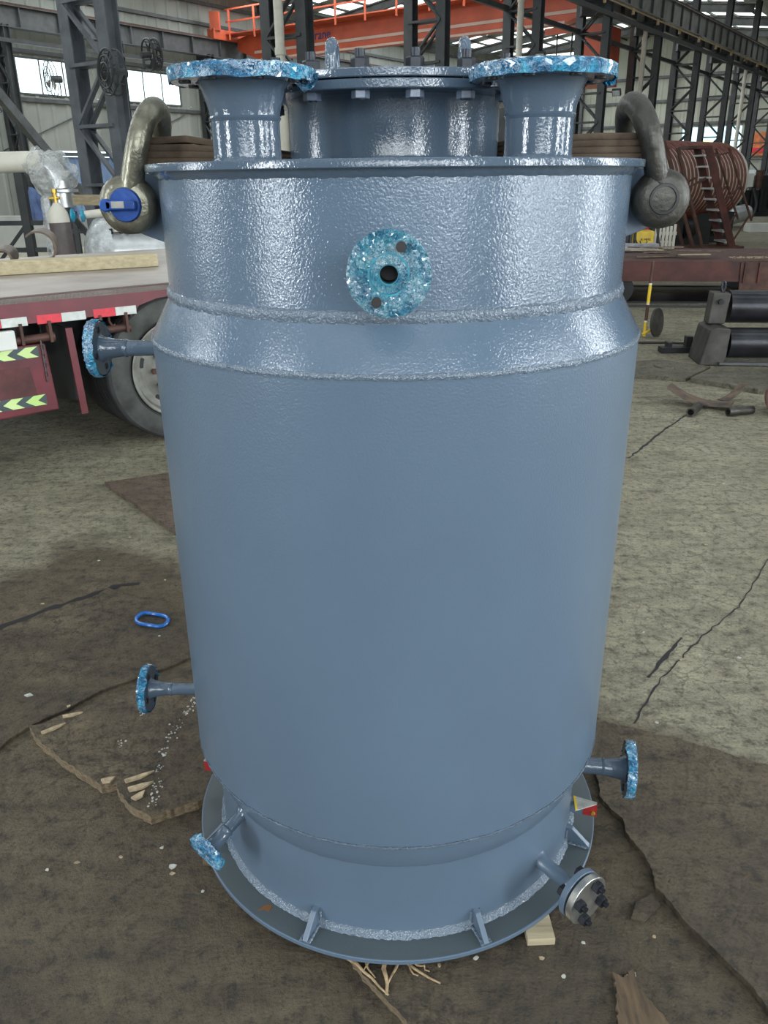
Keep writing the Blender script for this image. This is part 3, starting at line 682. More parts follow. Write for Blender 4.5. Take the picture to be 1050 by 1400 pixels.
# manway
b = MB(); b.lathe([(.208, 1.619), (.2045, 1.624), (.203, 1.63), (.203, 1.716), (.209, 1.7265)], 96, VT); b.build('manway_neck', 'paint', V)
b = MB(); b.lathe([(.15, 1.7265), (.2825, 1.7265), (.284, 1.728), (.284, 1.7395), (.2825, 1.741), (.235, 1.741), (.235, 1.7435), (.15, 1.7435)], 96, VT, close=True); b.build('manway_flange', 'paint', V)
b = MB(); b.lathe([(0, 1.7435), (.2825, 1.7435), (.284, 1.745), (.284, 1.7555), (.2825, 1.757), (0, 1.757)], 96, VT); b.build('manway_cover', 'paint', V)
def hexnut(b, c, h, af, rot=0, d=(0, 0, 1)):
    R_ = af / 2 / math.cos(PI / 6)
    b.along(c, d, [(0, 0), (R_ * .95, 0), (R_, h * .1), (R_, h * .85), (R_ * .9, h), (0, h)], 6)
for k in range(18):
    a = 7 + 20 * k; p = vp(.258, a, 0)
    st = MB().cyl(p + Vector((0, 0, 1.712)), p + Vector((0, 0, 1.786)), .0085, seg=14).build('stud_bolt', 'nut', V)
    b = MB(); hexnut(b, p + Vector((0, 0, 1.757)), .0165, .0265); b.build('nut', 'nut', st, 20)
    b = MB(); hexnut(b, p + Vector((0, 0, 1.7135)), .013, .0265); b.build('nut', 'nutp', st, 20)
# lifting eyes on the cover: bent round bar
for ex, tl in ((-.112, .10), (.129, .02)):
    c = Vector((CX + ex, CY - .06, 1.757)); dd = Vector((math.sin(tl), math.cos(tl), 0)) ; w2 = .024
    pts = [c - dd * w2 + Vector((0, 0, -.002)), c - dd * w2 + Vector((0, 0, .025))] + [c - dd * w2 * math.cos(t) + Vector((0, 0, .036 + w2 * 1.1 * math.sin(t))) for t in [PI * k / 12 for k in range(13)]] + [c + dd * w2 + Vector((0, 0, .025)), c + dd * w2 + Vector((0, 0, -.002))]
    b = MB(); b.tube(pts, .0105, 14)
    for q in (-1, 1): b.lathe([(.018, 0), (.012, .006), (.0105, .010)], 14, Matrix.Translation(c + dd * q * w2))
    b.build('lifting_eye', 'paint', V)
# nozzles ------------------------------------------------------------
def crinkle_cap(p, d, R, t, seed, parent, m='film', over=.006, hole=0.0, amp=.0022, edge=.003, rag=.006):
    """film stretched over a flange: rim band plus face, flat-shaded creases. p = flange front-face centre, d = outward"""
    rnd = random.Random(seed)
    prof = [(R + .0015, -t - edge * .3), (R + .003, -t * .6), (R + .0035, -t * .25), (R + .003, .0005), (R * .97, over * .55)]
    n_r = 7
    for k in range(1, n_r + 1):
        rr = R * .97 + (max(hole, .0) - R * .97) * k / n_r
        prof.append((rr if rr > 1e-4 else 0, over * (.6 + .3 * rnd.random()) if k < n_r else (over * .3 if hole else over * .5)))
    b = MB(); q = Vector(d).normalized()
    mx = Matrix.Translation(p) @ q.to_track_quat('Z', 'Y').to_matrix().to_4x4()
    seg = 84; rings = []
    for j, (r, z) in enumerate(prof):
        if r < 1e-4: rings.append([b.b.verts.new(mx @ Vector((0, 0, z)))]); continue
        ring = []
        for k in range(seg):
            a = 2 * PI * k / seg + (rnd.uniform(-.02, .02))
            rr = r + rnd.uniform(-amp, amp) * (.5 if j in (0,) else 1); zz = z + rnd.uniform(-amp, amp)
            if j == 0: zz -= rag * max(0, noise.noise(Vector((math.cos(a) * 2.2, math.sin(a) * 2.2, seed)))) * 2
            if r <= hole + 1e-5: rr = r; zz = z
            ring.append(b.b.verts.new(mx @ Vector((rr * math.cos(a), rr * math.sin(a), zz))))
        rings.append(ring)
    for A_, B_ in zip(rings, rings[1:]):
        for k in range(seg):
            k2 = (k + 1) % seg
            if len(B_) == 1: b.b.faces.new((A_[k], A_[k2], B_[0]))
            else:
                if rnd.random() < .5: b.b.faces.new((A_[k], A_[k2], B_[k2])); b.b.faces.new((A_[k], B_[k2], B_[k]))
                else: b.b.faces.new((A_[k], A_[k2], B_[k])); b.b.faces.new((A_[k2], B_[k2], B_[k]))
    return b.build('plastic_film', m, parent, 0)
def flange_holes(b, p, d, R, t, Rb, n, rh, seg=96):
    """annular flange with dark bolt holes sunk in the back"""
    b.along(p, d, [(.3 * R, -t), (R - .001, -t), (R, -t + .001), (R, -.001), (R - .001, 0), (.3 * R, 0)], 64)
def bolt_holes(p, d, R, n, rh, off, parent, ph=0):
    q = Vector(d).normalized(); x = q.orthogonal().normalized(); y = q.cross(x); b = MB()
    for k in range(n):
        a = 2 * PI * (k + ph) / n; c = Vector(p) + q * off + (x * math.cos(a) + y * math.sin(a)) * R
        b.along(c, q, [(0, -.0012), (rh, -.0012), (rh, .004), (0, .004)], 16)
    o = b.build('bolt_hole', 'black', parent); o['kind'] = 'stuff'; return o
def top_nozzle(x, y, seed):
    T = Matrix.Translation((x, y, 0)); up = (0, 0, 1)
    b = MB(); b.lathe([(.0580, 1.617), (.0548, 1.622), (.054, 1.628), (.054, 1.676), (.0555, 1.6785), (.0568, 1.681), (.0552, 1.684), (.0555, 1.690), (.060, 1.705), (.0655, 1.722), (.0705, 1.7295), (.074, 1.7315)], 64, T)
    pp = b.build('nozzle', 'paint', V, 30)
    b = MB(); b.along((x, y, 1.7475), up, [(.03, -.0165), (.1095, -.0165), (.1105, -.0155), (.1105, -.001), (.1095, 0), (.03, 0)], 72); b.build('flange', 'paint', pp)
    bolt_holes((x, y, 1.7475), up, .09, 8, .0095, -.0175, pp, .5)
    crinkle_cap((x, y, 1.7485), up, .1115, .0165, seed, pp, amp=.0009, rag=.0025, over=.006)
    return pp
nl = top_nozzle(-.2135, 1.42, 11); nr = top_nozzle(.2545, 1.42, 23)
def shred(p, parent, seed, sx, sz):
    rnd = random.Random(seed); b = MB(); n = 7; g = []
    for i in range(n):
        row = []
        for j in range(n):
            row.append(b.b.verts.new(Vector(p) + Vector(((i / (n - 1) - .5) * sx + rnd.uniform(-.003, .003), rnd.uniform(-.008, .008), -(j / (n - 1)) * sz * (.4 + .6 * math.sin(PI * (i + .6) / n)) + rnd.uniform(-.002, .002)))))
        g.append(row)
    for i in range(n - 1):
        for j in range(n - 1): b.b.faces.new((g[i][j], g[i + 1][j], g[i + 1][j + 1], g[i][j + 1]))
    b.build('loose_film', 'film', parent, 0)
shred((-.112, 1.395, 1.742), nl, 5, .034, .026); shred((.372, 1.47, 1.748), nr, 6, .026, .024)
# front nozzle
fd = vd(-1.5); fp = Vector((.0105, 1.176, 1.466))
b = MB(); b.along(fp, fd, [(.0165, -.12), (.0165, -.045), (.02, -.04), (.024, -.016)], 32); pf = b.build('nozzle', 'paint', V)
b = MB(); b.along(fp, fd, [(.013, -.016), (.0565, -.016), (.0575, -.015), (.0575, -.001), (.0565, 0), (.030, 0), (.030, .002), (.013, .002)], 56, close=True); b.build('flange', 'teal', pf)
b = MB(); b.along(fp, fd, [(.0145, .0026), (.0145, -.06), (0, -.06)], 32); b.build('bore', 'black', pf)
crinkle_cap(fp, fd, .0572, .016, 31, pf, 'filmt', .0035, .0265, .0011, .003, .003)
b = MB(); b.along(fp, fd, [(.0143, .0032), (.0155, .0045), (.026, .0042), (.027, .0032)], 48, .0004, 3); b.build('film_face', 'filmt', pf, 0)
bolt_holes(fp, fd, .0415, 2, .0075, .0052, pf, .11)
# generic small nozzle
def small_nozzle(base, end, R, t, rp, rh, seed, filmed=True):
    base, end = Vector(base), Vector(end); d = (end - base).normalized(); L = (end - base).length
    b = MB(); b.along(base, d, [(rp + .006, 0), (rp + .001, .006), (rp, .010), (rp, L - t - .058), (rp + .0022, L - t - .055), (rp + .0028, L - t - .052), (rp + .0012, L - t - .048), (rp + .003, L - t - .032), (rh, L - t - .010), (rh + .006, L - t)], 36)
    pp = b.build('nozzle', 'paint', V, 30)
    b = MB(); b.along(end, d, [(0, -t), (R - .001, -t), (R, -t + .001), (R, -.001), (R - .001, 0), (0, 0)], 56); b.build('flange', 'paint', pp)
    bolt_holes(end, d, R * .73, 4, R * .12, -t - .0005, pp, .35)
    if filmed: crinkle_cap(end + d * .001, d, R + .0008, t, seed, pp, 'film', .004, 0, .0016, .004, .005)
    return pp
small_nozzle(vp(.498, -91, 1.258), vp(.652, -91, 1.258), .0575, .018, .0168, .024, 41)
small_nozzle(vp(.498, -92, .372), vp(.655, -92, .372), .0575, .017, .0150, .022, 42)
small_nozzle(vp(.457, 80, .200), vp(.605, 80, .200), .0680, .019, .0212, .029, 43)
bl = vp(.455, -53, .231); dl = (vd(-40) * math.sqrt(1 - .09) + Vector((0, 0, -.3))).normalized()
small_nozzle(bl, bl + dl * .120, .0430, .014, .0135, .018, 44)
b = MB(); 
br = vp(.455, 45.2, .128); dr = vd(36)
pp = MB().along(br, dr, [(.023, 0), (.019, .006), (.0172, .010), (.0170, .090), (.0182, .093), (.0170, .097), (.0170, .118)], 36).build('nozzle', 'paint_s', V, 30)
e1 = br + dr * .128
MB().along(e1, dr, [(0, -.014), (.0565, -.014), (.0575, -.013), (.0575, -.001), (.0565, 0), (.036, 0), (.036, .004), (0, .004)], 56).build('flange', 'paint_s', pp)
MB().along(e1 + dr * .004, dr, [(0, 0), (.036, 0), (.036, .001), (.0565, .001), (.0575, .002), (.0575, .016), (.0565, .017), (0, .017)], 56).build('blind_flange', 'bare', pp)
x = dr.orthogonal().normalized(); x = Vector((0, 0, 1)); y = dr.cross(x)
for k in range(4):
    a = PI / 4 + .35 + k * PI / 2; c = e1 + (x * math.cos(a) + y * math.sin(a)) * .040
    bt = MB().cyl(c - dr * .030, c + dr * .044, .0068, seg=12).build('stud_bolt', 'nut', pp)
    q = MB(); hexnut(q, c + dr * .021, .015, .024, d=dr); q.build('nut', 'nut', bt, 20)
    q = MB(); hexnut(q, c - dr * .028, .014, .024, d=dr); q.build('nut', 'nut', bt, 20)
# lifting lugs (radial plates below the top flange)
for sg in (-1, 1):
    mx = Matrix.Translation((CX, CY + .014, 0)) @ Matrix.Rotation(PI / 2, 4, 'X')
    poly = [(.450, 1.470), (.505, 1.490), (.560, 1.515), (.570, 1.55), (.556, 1.582), (.514, 1.6055), (.450, 1.6055)]
    if sg < 0: poly = [(-x_, z_) for x_, z_ in poly][::-1]
    b = MB(); b.prism(poly, .028, mx); b.build('lifting_lug', 'paint_s', V, 0, .002)
# grounding lugs with taped faces
def ground_lug(ang, z, parts):
    base = vp(.458, ang, z); d = vd(ang); s_ = d.cross(Vector((0, 0, 1)))
    X4 = Matrix(((d.x, s_.x, 0, base.x), (d.y, s_.y, 0, base.y), (0, 0, 1, base.z), (0, 0, 0, 1)))
    r = MB().box((.032, 0, 0), (.068, .006, .034), X4).build('grounding_lug', 'paint_s', V, 0)
    MB().box((.050, .0005, 0), (.034, .0072, .0345), X4).build('red_tape', simple('dark_red_tape', (0.30, 0.02, 0.02), .4), r, 0)
    MB().prism([(.006, -.012), (.066, -.003), (.064, .004), (.014, .040)], .003, X4 @ Matrix.Translation((0, -.004, .017))).build('white_tape', simple('grey_white_tape', (0.34, 0.35, 0.32), .4, 0, .4, 40), r, 0)
    MB().prism([(.006, -.012), (.012, -.011), (.019, .036), (.014, .040)], .0036, X4 @ Matrix.Translation((0, -.004, .017))).build('yellow_tape', 'yellow', r, 0)
    b = MB(); hexnut(b, X4 @ Vector((.058, .003, -.006)), .006, .010, d=s_); b.build('screw', 'brass', r)
ground_lug(74, .105, 3); ground_lug(-93, .12, 3)
# rust mark on the base ring
tagm = MB().prism([(0, 0), (.016, .003), (.028, -.003), (.034, .012), (.022, .018), (.010, .010)], .0006, Matrix.Translation(vp(.508, -40, .0511))); tagm.build('rust_mark', simple('rust_spot', (0.16, 0.07, 0.02), .8), V, 0)

# ------------------------------------------------------------------ shackles and slings
def shackle(sg, lab, m, pinhead):
    c = Vector((CX + sg * .515, CY, 1.55)); o = thing('bow_shackle', lab, 'shackle', c, 'bow shackles on the lifting lugs')
    l = Vector((-sg * .30, 0, .954)); Y = Vector((0, 1, 0)); h = .068; rr = .0208
    pts = []; rad = []
    for k in range(5): t = k / 4; pts.append(c - Y * (h + .012 * t) + l * (.02 + .075 * t)); rad.append(rr * (1.12 - .12 * t))
    for k in range(1, 16):
        t = PI * k / 16; pts.append(c - Y * (.080 * math.cos(t)) + l * (.095 + .083 * math.sin(t))); rad.append(rr * (1 + .08 * math.sin(t)))
    for k in range(5): t = 1 - k / 4; pts.append(c + Y * (h + .012 * t) + l * (.02 + .075 * t)); rad.append(rr * (1.12 - .12 * t))
    b = MB(); b.tube(pts, rr, 20, radii=rad)
    for q in (-1, 1):
        b.along(c + Y * q * (h - .022), Y * q, [(0, 0), (.046, 0), (.053, .006), (.055, .014), (.054, .032), (.047, .042), (.036, .046), (0, .046)], 40)
    b.jitter(.0009, 40, 3); b.build('bow', m, o, 40)
    pn = MB().cyl(c - Y * (h + .02), c + Y * (h + .034), .021, seg=24)
    p = pn.build('pin', m, o)
    if pinhead:
        MB().along(c - Y * (h + .0215), -Y, [(0, 0), (.031, 0), (.0315, .003), (.029, .009), (0, .010)], 36).build('pin_head', 'pinblue', p)
        q = MB(); q.box(c - Y * (h + .038) + Vector((-.004, 0, 0)), (.058, .016, .017)); q.cyl(c - Y * (h + .030) + Vector((-.032, 0, 0)), c - Y * (h + .046) + Vector((-.032, 0, 0)), .012, seg=18)
        q.build('pin_handle', 'pinblue', p, 40, .003)
        MB().box(c - Y * (h + .0465) + Vector((-.008, 0, .001)), (.024, .0015, .012)).build('scraped_patch', 'bare', p, 0)
    else:
        MB().along(c - Y * (h + .0245), -Y, [(.0285, 0), (.0275, .0012), (.023, .0016), (.0225, -.004), (0, -.004)], 36).build('pin_end', 'black', p)
    return o
shackle(-1, 'worn steel bow shackle with a blue pin head on the left lug', 'shk', True)
shackle(1, 'dark steel bow shackle with a recessed pin end on the right lug', 'shkd', False)
def sling(lab, layers):
    o = MB()
    for pts, wid, th in layers:
        n = len(pts); rows = []
        for i, p in enumerate(pts):
            p = Vector(p); t = (Vector(pts[min(i + 1, n - 1)]) - Vector(pts[max(i - 1, 0)])).normalized()
            sd = Vector((-t.y, t.x, 0)).normalized(); up = t.cross(sd); up = up if up.z > 0 else -up
            w_ = wid[i] if isinstance(wid, list) else wid; ht = th[i] if isinstance(th, list) else th
            rows.append([o.b.verts.new(p + sd * a * w_ / 2 + up * c) for a, c in ((-1, ht * .12), (-1, ht * .86), (-.97, ht), (0, ht * 1.02), (.97, ht), (1, ht * .86), (1, ht * .12), (.97, 0), (-.97, 0))])
        for a, c in zip(rows, rows[1:]):
            k = len(a)
            for j in range(k): o.b.faces.new((a[j], a[(j + 1) % k], c[(j + 1) % k], c[j]))
        o.b.faces.new(rows[0]); o.b.faces.new(rows[-1][::-1])
    ob = o.build('webbing_sling', 'sling', None, 50)
    tag(ob, lab, 'sling', 'brown webbing slings on the vessel top'); return ob
def interp(a, b_, n): return [Vector(a).lerp(Vector(b_), k / (n - 1)) for k in range(n)]
lay = []
for k in range(4):
    z0 = 1.620 + .0122 * k
    L = [(CX - .512 + .012 * k, CY - .005, z0 + .002), (CX - .46, CY - .004, z0), (CX - .40, CY - .004, z0 + (.003 if k == 3 else 0)), (CX - .35, CY + .0, z0 - .0015 * k), (CX - .29, CY + .01, 1.620 + .0085 * k), (CX - .23, CY + .03, 1.620 + .0055 * k), (CX - .205, CY + .12, 1.620 + .004 * k), (CX - .20, CY + .22, 1.620 + .003 * k)]
    lay.append((L, .085, [.0122, .0122, .0122, .0115, .0085, .0055, .004, .003]))
sling('brown webbing sling through the left shackle, tapering flat towards the left nozzle', lay)
lay = []
for k in range(4):
    z0 = 1.620 + .0118 * k
    L = [(CX + .50 - .008 * k, CY - .005, z0 + .0005 * k), (CX + .44, CY - .01, z0), (CX + .38, CY - .02, z0), (CX + .32, CY - .015, z0 - .0008 * k), (CX + .262, CY + .02, z0 - .002 * k), (CX + .225, CY + .11, z0 - .004 * k), (CX + .20, CY + .24, z0 - .006 * k)]
    lay.append((L, .10, [.0118, .0118, .0118, .011, .0098, .0078, .0058]))
sling('brown webbing sling lying flat beside the right shackle, folded in even layers', lay)

# ------------------------------------------------------------------ floor sheets, timber, litter
def ragged(poly, step, amp, seed):
    rnd = random.Random(seed); out = []; n = len(poly)
    for i in range(n):
        a, c = Vector((*poly[i], 0)), Vector((*poly[(i + 1) % n], 0)); L = (c - a).length; k = max(1, int(L / step)); t = (c - a).normalized(); nn = Vector((-t.y, t.x, 0))
        for j in range(k):
            q = a.lerp(c, j / k); off = 0 if j == 0 else rnd.uniform(-amp, amp)
            q = q + nn * off; out.append((q.x, q.y))
    return out
def sheet(name, lab, cat, poly, z, t, m, seed, step=.02, amp=.006, rim=None):
    b = MB(); P = ragged(ragged(poly, step * 2.2, amp * 1.3, seed), step * .45, amp * .35, seed + 50)
    b.prism(P, t, Matrix.Translation((0, 0, z)))
    o = b.build(name, m, None, 0)
    if rim:
        o.data.materials.append(M[rim])
        for p in o.data.polygons:
            if abs(p.normal.z) < .5: p.material_index = 1
    return tag(o, lab, cat)
LP = [(-1.11, 2.06), (-1.03, 1.97), (-.9, 1.865), (-.8, 1.79), (-.765, 1.805), (-.745, 1.77), (-.70, 1.715), (-.63, 1.67), (-.575, 1.70), (-.50, 1.735), (-.35, 1.80), (-.2, 1.95), (-.25, 2.45), (-.63, 2.36), (-.85, 2.24)]
sheet('plywood_sheet', 'broken muddy plywood sheet under the left side of the vessel', 'board', LP, .001, .030, 'crust2', 3, .02, .008, 'plyedge')
CR = [(-1.60, 1.58), (-1.185, 1.955), (-1.13, 2.075), (-.95, 2.285), (-.70, 2.475), (-.76, 2.80), (-1.17, 3.02), (-1.30, 2.74), (-1.6, 2.62)]
sheet('dirt_crusted_plate', 'dirt crusted plate on the floor left of the plywood sheet', 'plate', CR, .0005, .010, 'crust', 4, .03, .008)
RP = [(.585, 1.742), (.624, 1.66), (.619, 1.609), (.645, 1.535), (.64, 1.434), (.662, 1.392), (.702, 1.293), (.739, 1.221), (.82, 1.04), (1.35, 1.2), (1.35, 1.7), (1.104, 1.862), (.93, 1.955), (.775, 2.035), (.66, 2.07), (.60, 1.95)]
sheet('plywood_sheet', 'muddy cracked sheet right of the vessel under the right side nozzle', 'board', RP, .001, .016, 'crust2', 8)
FP = [(-.099, 1.27), (-.05, 1.204), (.026, 1.115), (.075, 1.05), (.56, 1.02), (.524, 1.189), (.518, 1.277), (.50, 1.334), (.459, 1.374), (.30, 1.45), (.02, 1.42)]
sheet('plywood_sheet', 'broken muddy sheet under the front edge of the vessel', 'board', FP, .001, .020, 'crust', 9, .02, .007, 'plyedge')
sheet('plywood_scrap', 'small square plywood scrap right of the capped drain nozzle', 'board', [(.628, 1.423), (.640, 1.392), (.588, 1.348), (.56, 1.356), (.585, 1.40)], .001, .006, 'crust2', 10, .02, .003)
sheet('steel_sheet', 'brown steel sheet lying behind the vessel on the left floor', 'plate', [(-1.58, 4.28), (-.6, 4.72), (-.1, 3.95), (-1.01, 3.57)], .001, .022, crust_mat('brown_plate', [(0.10, 0.072, 0.052), (0.15, 0.112, 0.082), (0.18, 0.14, 0.105)], .3), 11, .08, .003)
mx = Matrix.Translation((.335, 1.325, .0213)) @ Matrix.Rotation(math.radians(2), 4, 'Z')
tag(MB().box((0, .03, .0097), (.062, .16, .0194), mx).build('timber_block', 'timber', None, 0, .002), 'small pale timber block under the front right edge of the vessel', 'block')
for p, lab in (((-.365, 1.575), 'dark timber sleeper end under the left edge of the vessel'),):
    tag(MB().box((p[0], p[1], .0205), (.20, .09, .0400)).build('timber_sleeper', 'plankb', None, 0), lab, 'timber')
sheet('broken_plank', 'brown splintered plank end near the bottom right of the floor', 'board', [(.475, 1.205), (.495, 1.19), (.52, 1.21), (.535, 1.14), (.57, 1.05), (.46, 1.04), (.463, 1.13)], .0215, .007, 'plankb', 14, .012, .008)
# splintered fibres sticking out under the front edge
spl = [((-.088, 1.247), (-.004, 1.160), .004), ((-.012, 1.258), (-.006, 1.165), .006), ((.012, 1.250), (.105, 1.186), .004), ((-.06, 1.252), (-.03, 1.20), .003), ((.02, 1.235), (-.004, 1.185), .0035), ((.03, 1.25), (.06, 1.20), .003), ((-.03, 1.25), (-.055, 1.215), .0025), ((.055, 1.235), (.085, 1.215), .003)]
for i, (a, c, r_) in enumerate(spl):
    n = 6; pts = []
    for k in range(n):
        q = Vector((*a, .023)).lerp(Vector((*c, .023)), k / (n - 1)); pts.append(q + Vector((random.uniform(-.003, .003), random.uniform(-.003, .003), random.uniform(0, .004))))
    o = MB().tube(pts, r_, 6, radii=[r_ * (1 - .6 * k / n) for k in range(n)]).build('wood_splinter', 'splint')
    tag(o, 'pale wood splinter poking out under the vessel front edge', 'splinter', 'splinters under the vessel front edge')
# splintered corner of left plywood
for i, (a, c) in enumerate((((-.735, 1.80), (-.665, 1.845)), ((-.715, 1.765), (-.655, 1.80)), ((-.69, 1.73), (-.67, 1.765)), ((-1.055, 2.02), (-1.00, 2.07)), ((-1.02, 2.10), (-.965, 2.125)), ((-.80, 1.80), (-.77, 1.82)))):
    d = Vector((*c, 0)) - Vector((*a, 0)); s_ = Vector((-d.y, d.x, 0)).normalized() * random.uniform(.006, .013)
    A0 = Vector((*a, .0315))
    P = [A0 - s_ * .4, A0 + d * .5 - s_, A0 + d, A0 + d * .6 + s_ * .6, A0 + s_]
    o = MB().prism([(q.x, q.y) for q in P], .006, Matrix.Translation((0, 0, .0312))).build('wood_flake', 'chipw', None, 0)
    tag(o, 'pale broken wood flake on the left plywood sheet', 'wood flake', 'flakes on the left plywood')
def on_sheet(x_, y_):
    def inside(poly):
        c = False; j = len(poly) - 1
        for i in range(len(poly)):
            if (poly[i][1] > y_) != (poly[j][1] > y_) and x_ < (poly[j][0] - poly[i][0]) * (y_ - poly[i][1]) / (poly[j][1] - poly[i][1]) + poly[i][0]: c = not c
            j = i
        return c
    for P, z in ((LP, .031), (RP, .017), (FP, .021), (CR, .0105)):
        if inside(P): return z
    return .0
chips = [(-1.048, 3.685, 1.6), (-1.231, 3.556, 1), (-1.192, 2.249, 1.6), (-1.035, 2.186, 1), (-.541, 1.528, 1.2), (-.537, 1.505, .8), (-.582, 1.589, .7), (-.787, 1.544, .8), (-.852, 1.521, .6), (.177, 1.281, 1), (.189, 1.245, .7), (.332, 1.243, .7), (.371, 1.199, .6), (.108, 1.228, .7), (.524, 1.215, 1.3), (.508, 1.198, .8), (.975, 2.625, .8), (1.053, 2.439, 1.3), (.85, 2.08, .7), (-.40, 1.49, .6), (-.45, 1.45, .5), (-.68, 1.56, .6), (.43, 1.28, .6), (.60, 1.31, .7), (1.259, 2.444, .8), (-1.4, 2.9, .8), (-1.3, 3.3, .7), (-.95, 3.1, .6), (-.85, 2.62, .6), (1.5, 3.4, .9), (1.9, 4.2, 1)]
for i, (x_, y_, s_) in enumerate(chips):
    s_ *= .0075; n = random.randint(4, 6); ph = random.random() * 6
    P = [(math.cos(ph + 2 * PI * k / n) * s_ * random.uniform(.5, 1.2) * 1.3, math.sin(ph + 2 * PI * k / n) * s_ * random.uniform(.5, 1.1)) for k in range(n)]
    o = MB().prism(P, .003, Matrix.Translation((x_, y_, on_sheet(x_, y_) + .0008))).build('wood_chip', 'chipw' if i % 2 else 'chipg', None, 0)
    tag(o, 'small pale chip of litter lying on the dirty floor', 'chip', 'litter chips on the floor')
# white spilled grit on the left plywood
b = MB(); rnd = random.Random(5)
for (x_, y_) in ((-.624, 2.198), (-.628, 2.17), (-.632, 2.14), (-.638, 2.121), (-.645, 2.048), (-.655, 1.996), (-.661, 1.929), (-.65, 1.86), (-.647, 1.79), (-.643, 1.75), (-.639, 1.72), (-.774, 2.124), (-.80, 1.98)):
    for k in range(9):
        q = Vector((x_ + rnd.gauss(0, .008), y_ + rnd.gauss(0, .012), .0313)); r_ = rnd.uniform(.001, .0042)
        b.along(q, (0, 0, 1), [(r_, 0), (r_ * .8, .0012), (0, .0016)], 6)
tag(b.build('white_grit', 'chipg'), 'white spilled grit trail across the left plywood sheet', 'grit', kind='stuff')
# blue plastic band ring
tag(MB().tube([(-.905 + .064 * math.cos(a) + .003 * math.sin(3 * a), 2.73 - .02 * math.cos(a) + .048 * math.sin(a), .020 + .003 * math.sin(3 * a)) for a in [2 * PI * k / 40 for k in range(40)]], .0075, 8, True).build('plastic_band', 'bluer'), 'blue plastic band ring lying on the floor left of the vessel', 'band')
# cracks in the concrete (shallow dark grooves)
def crack(pts, wid, seed, lab):
    rnd = random.Random(seed); P = []
    for a, c in zip(pts, pts[1:]):
        k = max(2, int((Vector(c) - Vector(a)).length / .03))
        for j in range(k): q = Vector(a).lerp(Vector(c), j / k); P.append(q + Vector((rnd.uniform(-.006, .006), rnd.uniform(-.006, .006))))
    P.append(Vector(pts[-1])); b = MB(); L = []
    for i, p in enumerate(P):
        t = (P[min(i + 1, len(P) - 1)] - P[max(i - 1, 0)]).normalized(); s_ = Vector((-t.y, t.x)) * wid * rnd.uniform(.35, 1.2) / 2
        L.append((b.b.verts.new((p.x + s_.x, p.y + s_.y, .0012)), b.b.verts.new((p.x - s_.x, p.y - s_.y, .0012))))
    for (a, c), (e, f) in zip(L, L[1:]): b.b.faces.new((a, e, f, c))
    o = b.build('floor_crack', 'black', None, 0); o['kind'] = 'structure'
crack([(1.95, 3.55), (1.717, 3.238), (1.41, 2.812), (1.184, 2.594), (1.031, 2.425), (.905, 2.272), (.78, 2.08)], .007, 1, '')
crack([(1.10, 2.58), (1.0, 2.46), (.90, 2.33)], .018, 2, '')
crack([(1.50, 4.66), (1.7, 4.95), (1.88, 5.211), (2.1, 5.5), (2.298, 5.753)], .02, 3, '')
crack([(-1.52, 2.69), (-1.34, 2.874), (-1.128, 3.06), (-1.05, 3.07)], .04, 4, '')

# ------------------------------------------------------------------ TRAILER (local x along, y into the picture)
D2 = Vector((.774, .634, 0)).normalized(); N2 = Vector((-D2.y, D2.x, 0)); K2 = 4.85
TM = Matrix(((D2.x, N2.x, 0, (N2 * K2).x), (D2.y, N2.y, 0, (N2 * K2).y), (0, 0, 1, 0), (0, 0, 0, 1)))
def tp(x_, y_, z): return TM @ Vector((x_, y_, z))
T = thing('flatbed_trailer', 'dark red flatbed trailer with striped tape parked behind the vessel', 'trailer', tp(2, 0, 0))
XA, XB, WD = -1.6, 6.55, 2.75
MB().box(((XA + XB) / 2, WD / 2, .985), (XB - XA, WD, .03), TM).build('deck', 'deck', T, 0)
side = [(XA, .85), (2.02, .855)] + [(2.26 + .56 * math.cos(a), .41 + .52 * math.sin(a)) for a in [math.radians(q) for q in (122, 112, 100, 90, 80, 68, 58)]] + [(2.50 + .05, .855), (3.2, .855), (XB, .855), (XB, .9995), (XA, .9995)]
mx = TM @ Matrix(((1, 0, 0, 0), (0, 0, 1, 0), (0, 1, 0, 0), (0, 0, 0, 1)))
MB().prism(side, .06, mx).build('side_beam', 'red', T, 0)
MB().box(((XA + XB) / 2, .03, 1.001), (XB - XA, .06, .006), TM).build('deck_edge', 'rust', T, 0)
MB().box(((XA + XB) / 2, WD / 2, .80), (XB - XA, 1.0, .26), TM).build('chassis_rail', 'steeld', T, 0)
for (a, c, m) in ((.95, 1.235, 'tapered'), (1.238, 1.378, 'tapewhite'), (1.432, 1.570, 'tapered'), (1.572, 1.712, 'tapewhite'), (1.760, 1.893, 'tapered'), (1.895, 2.026, 'tapewhite')):
    MB().box(((a + c) / 2, -.001, .8705), (c - a, .004, .049), TM).build('reflective_tape', m, T, 0)
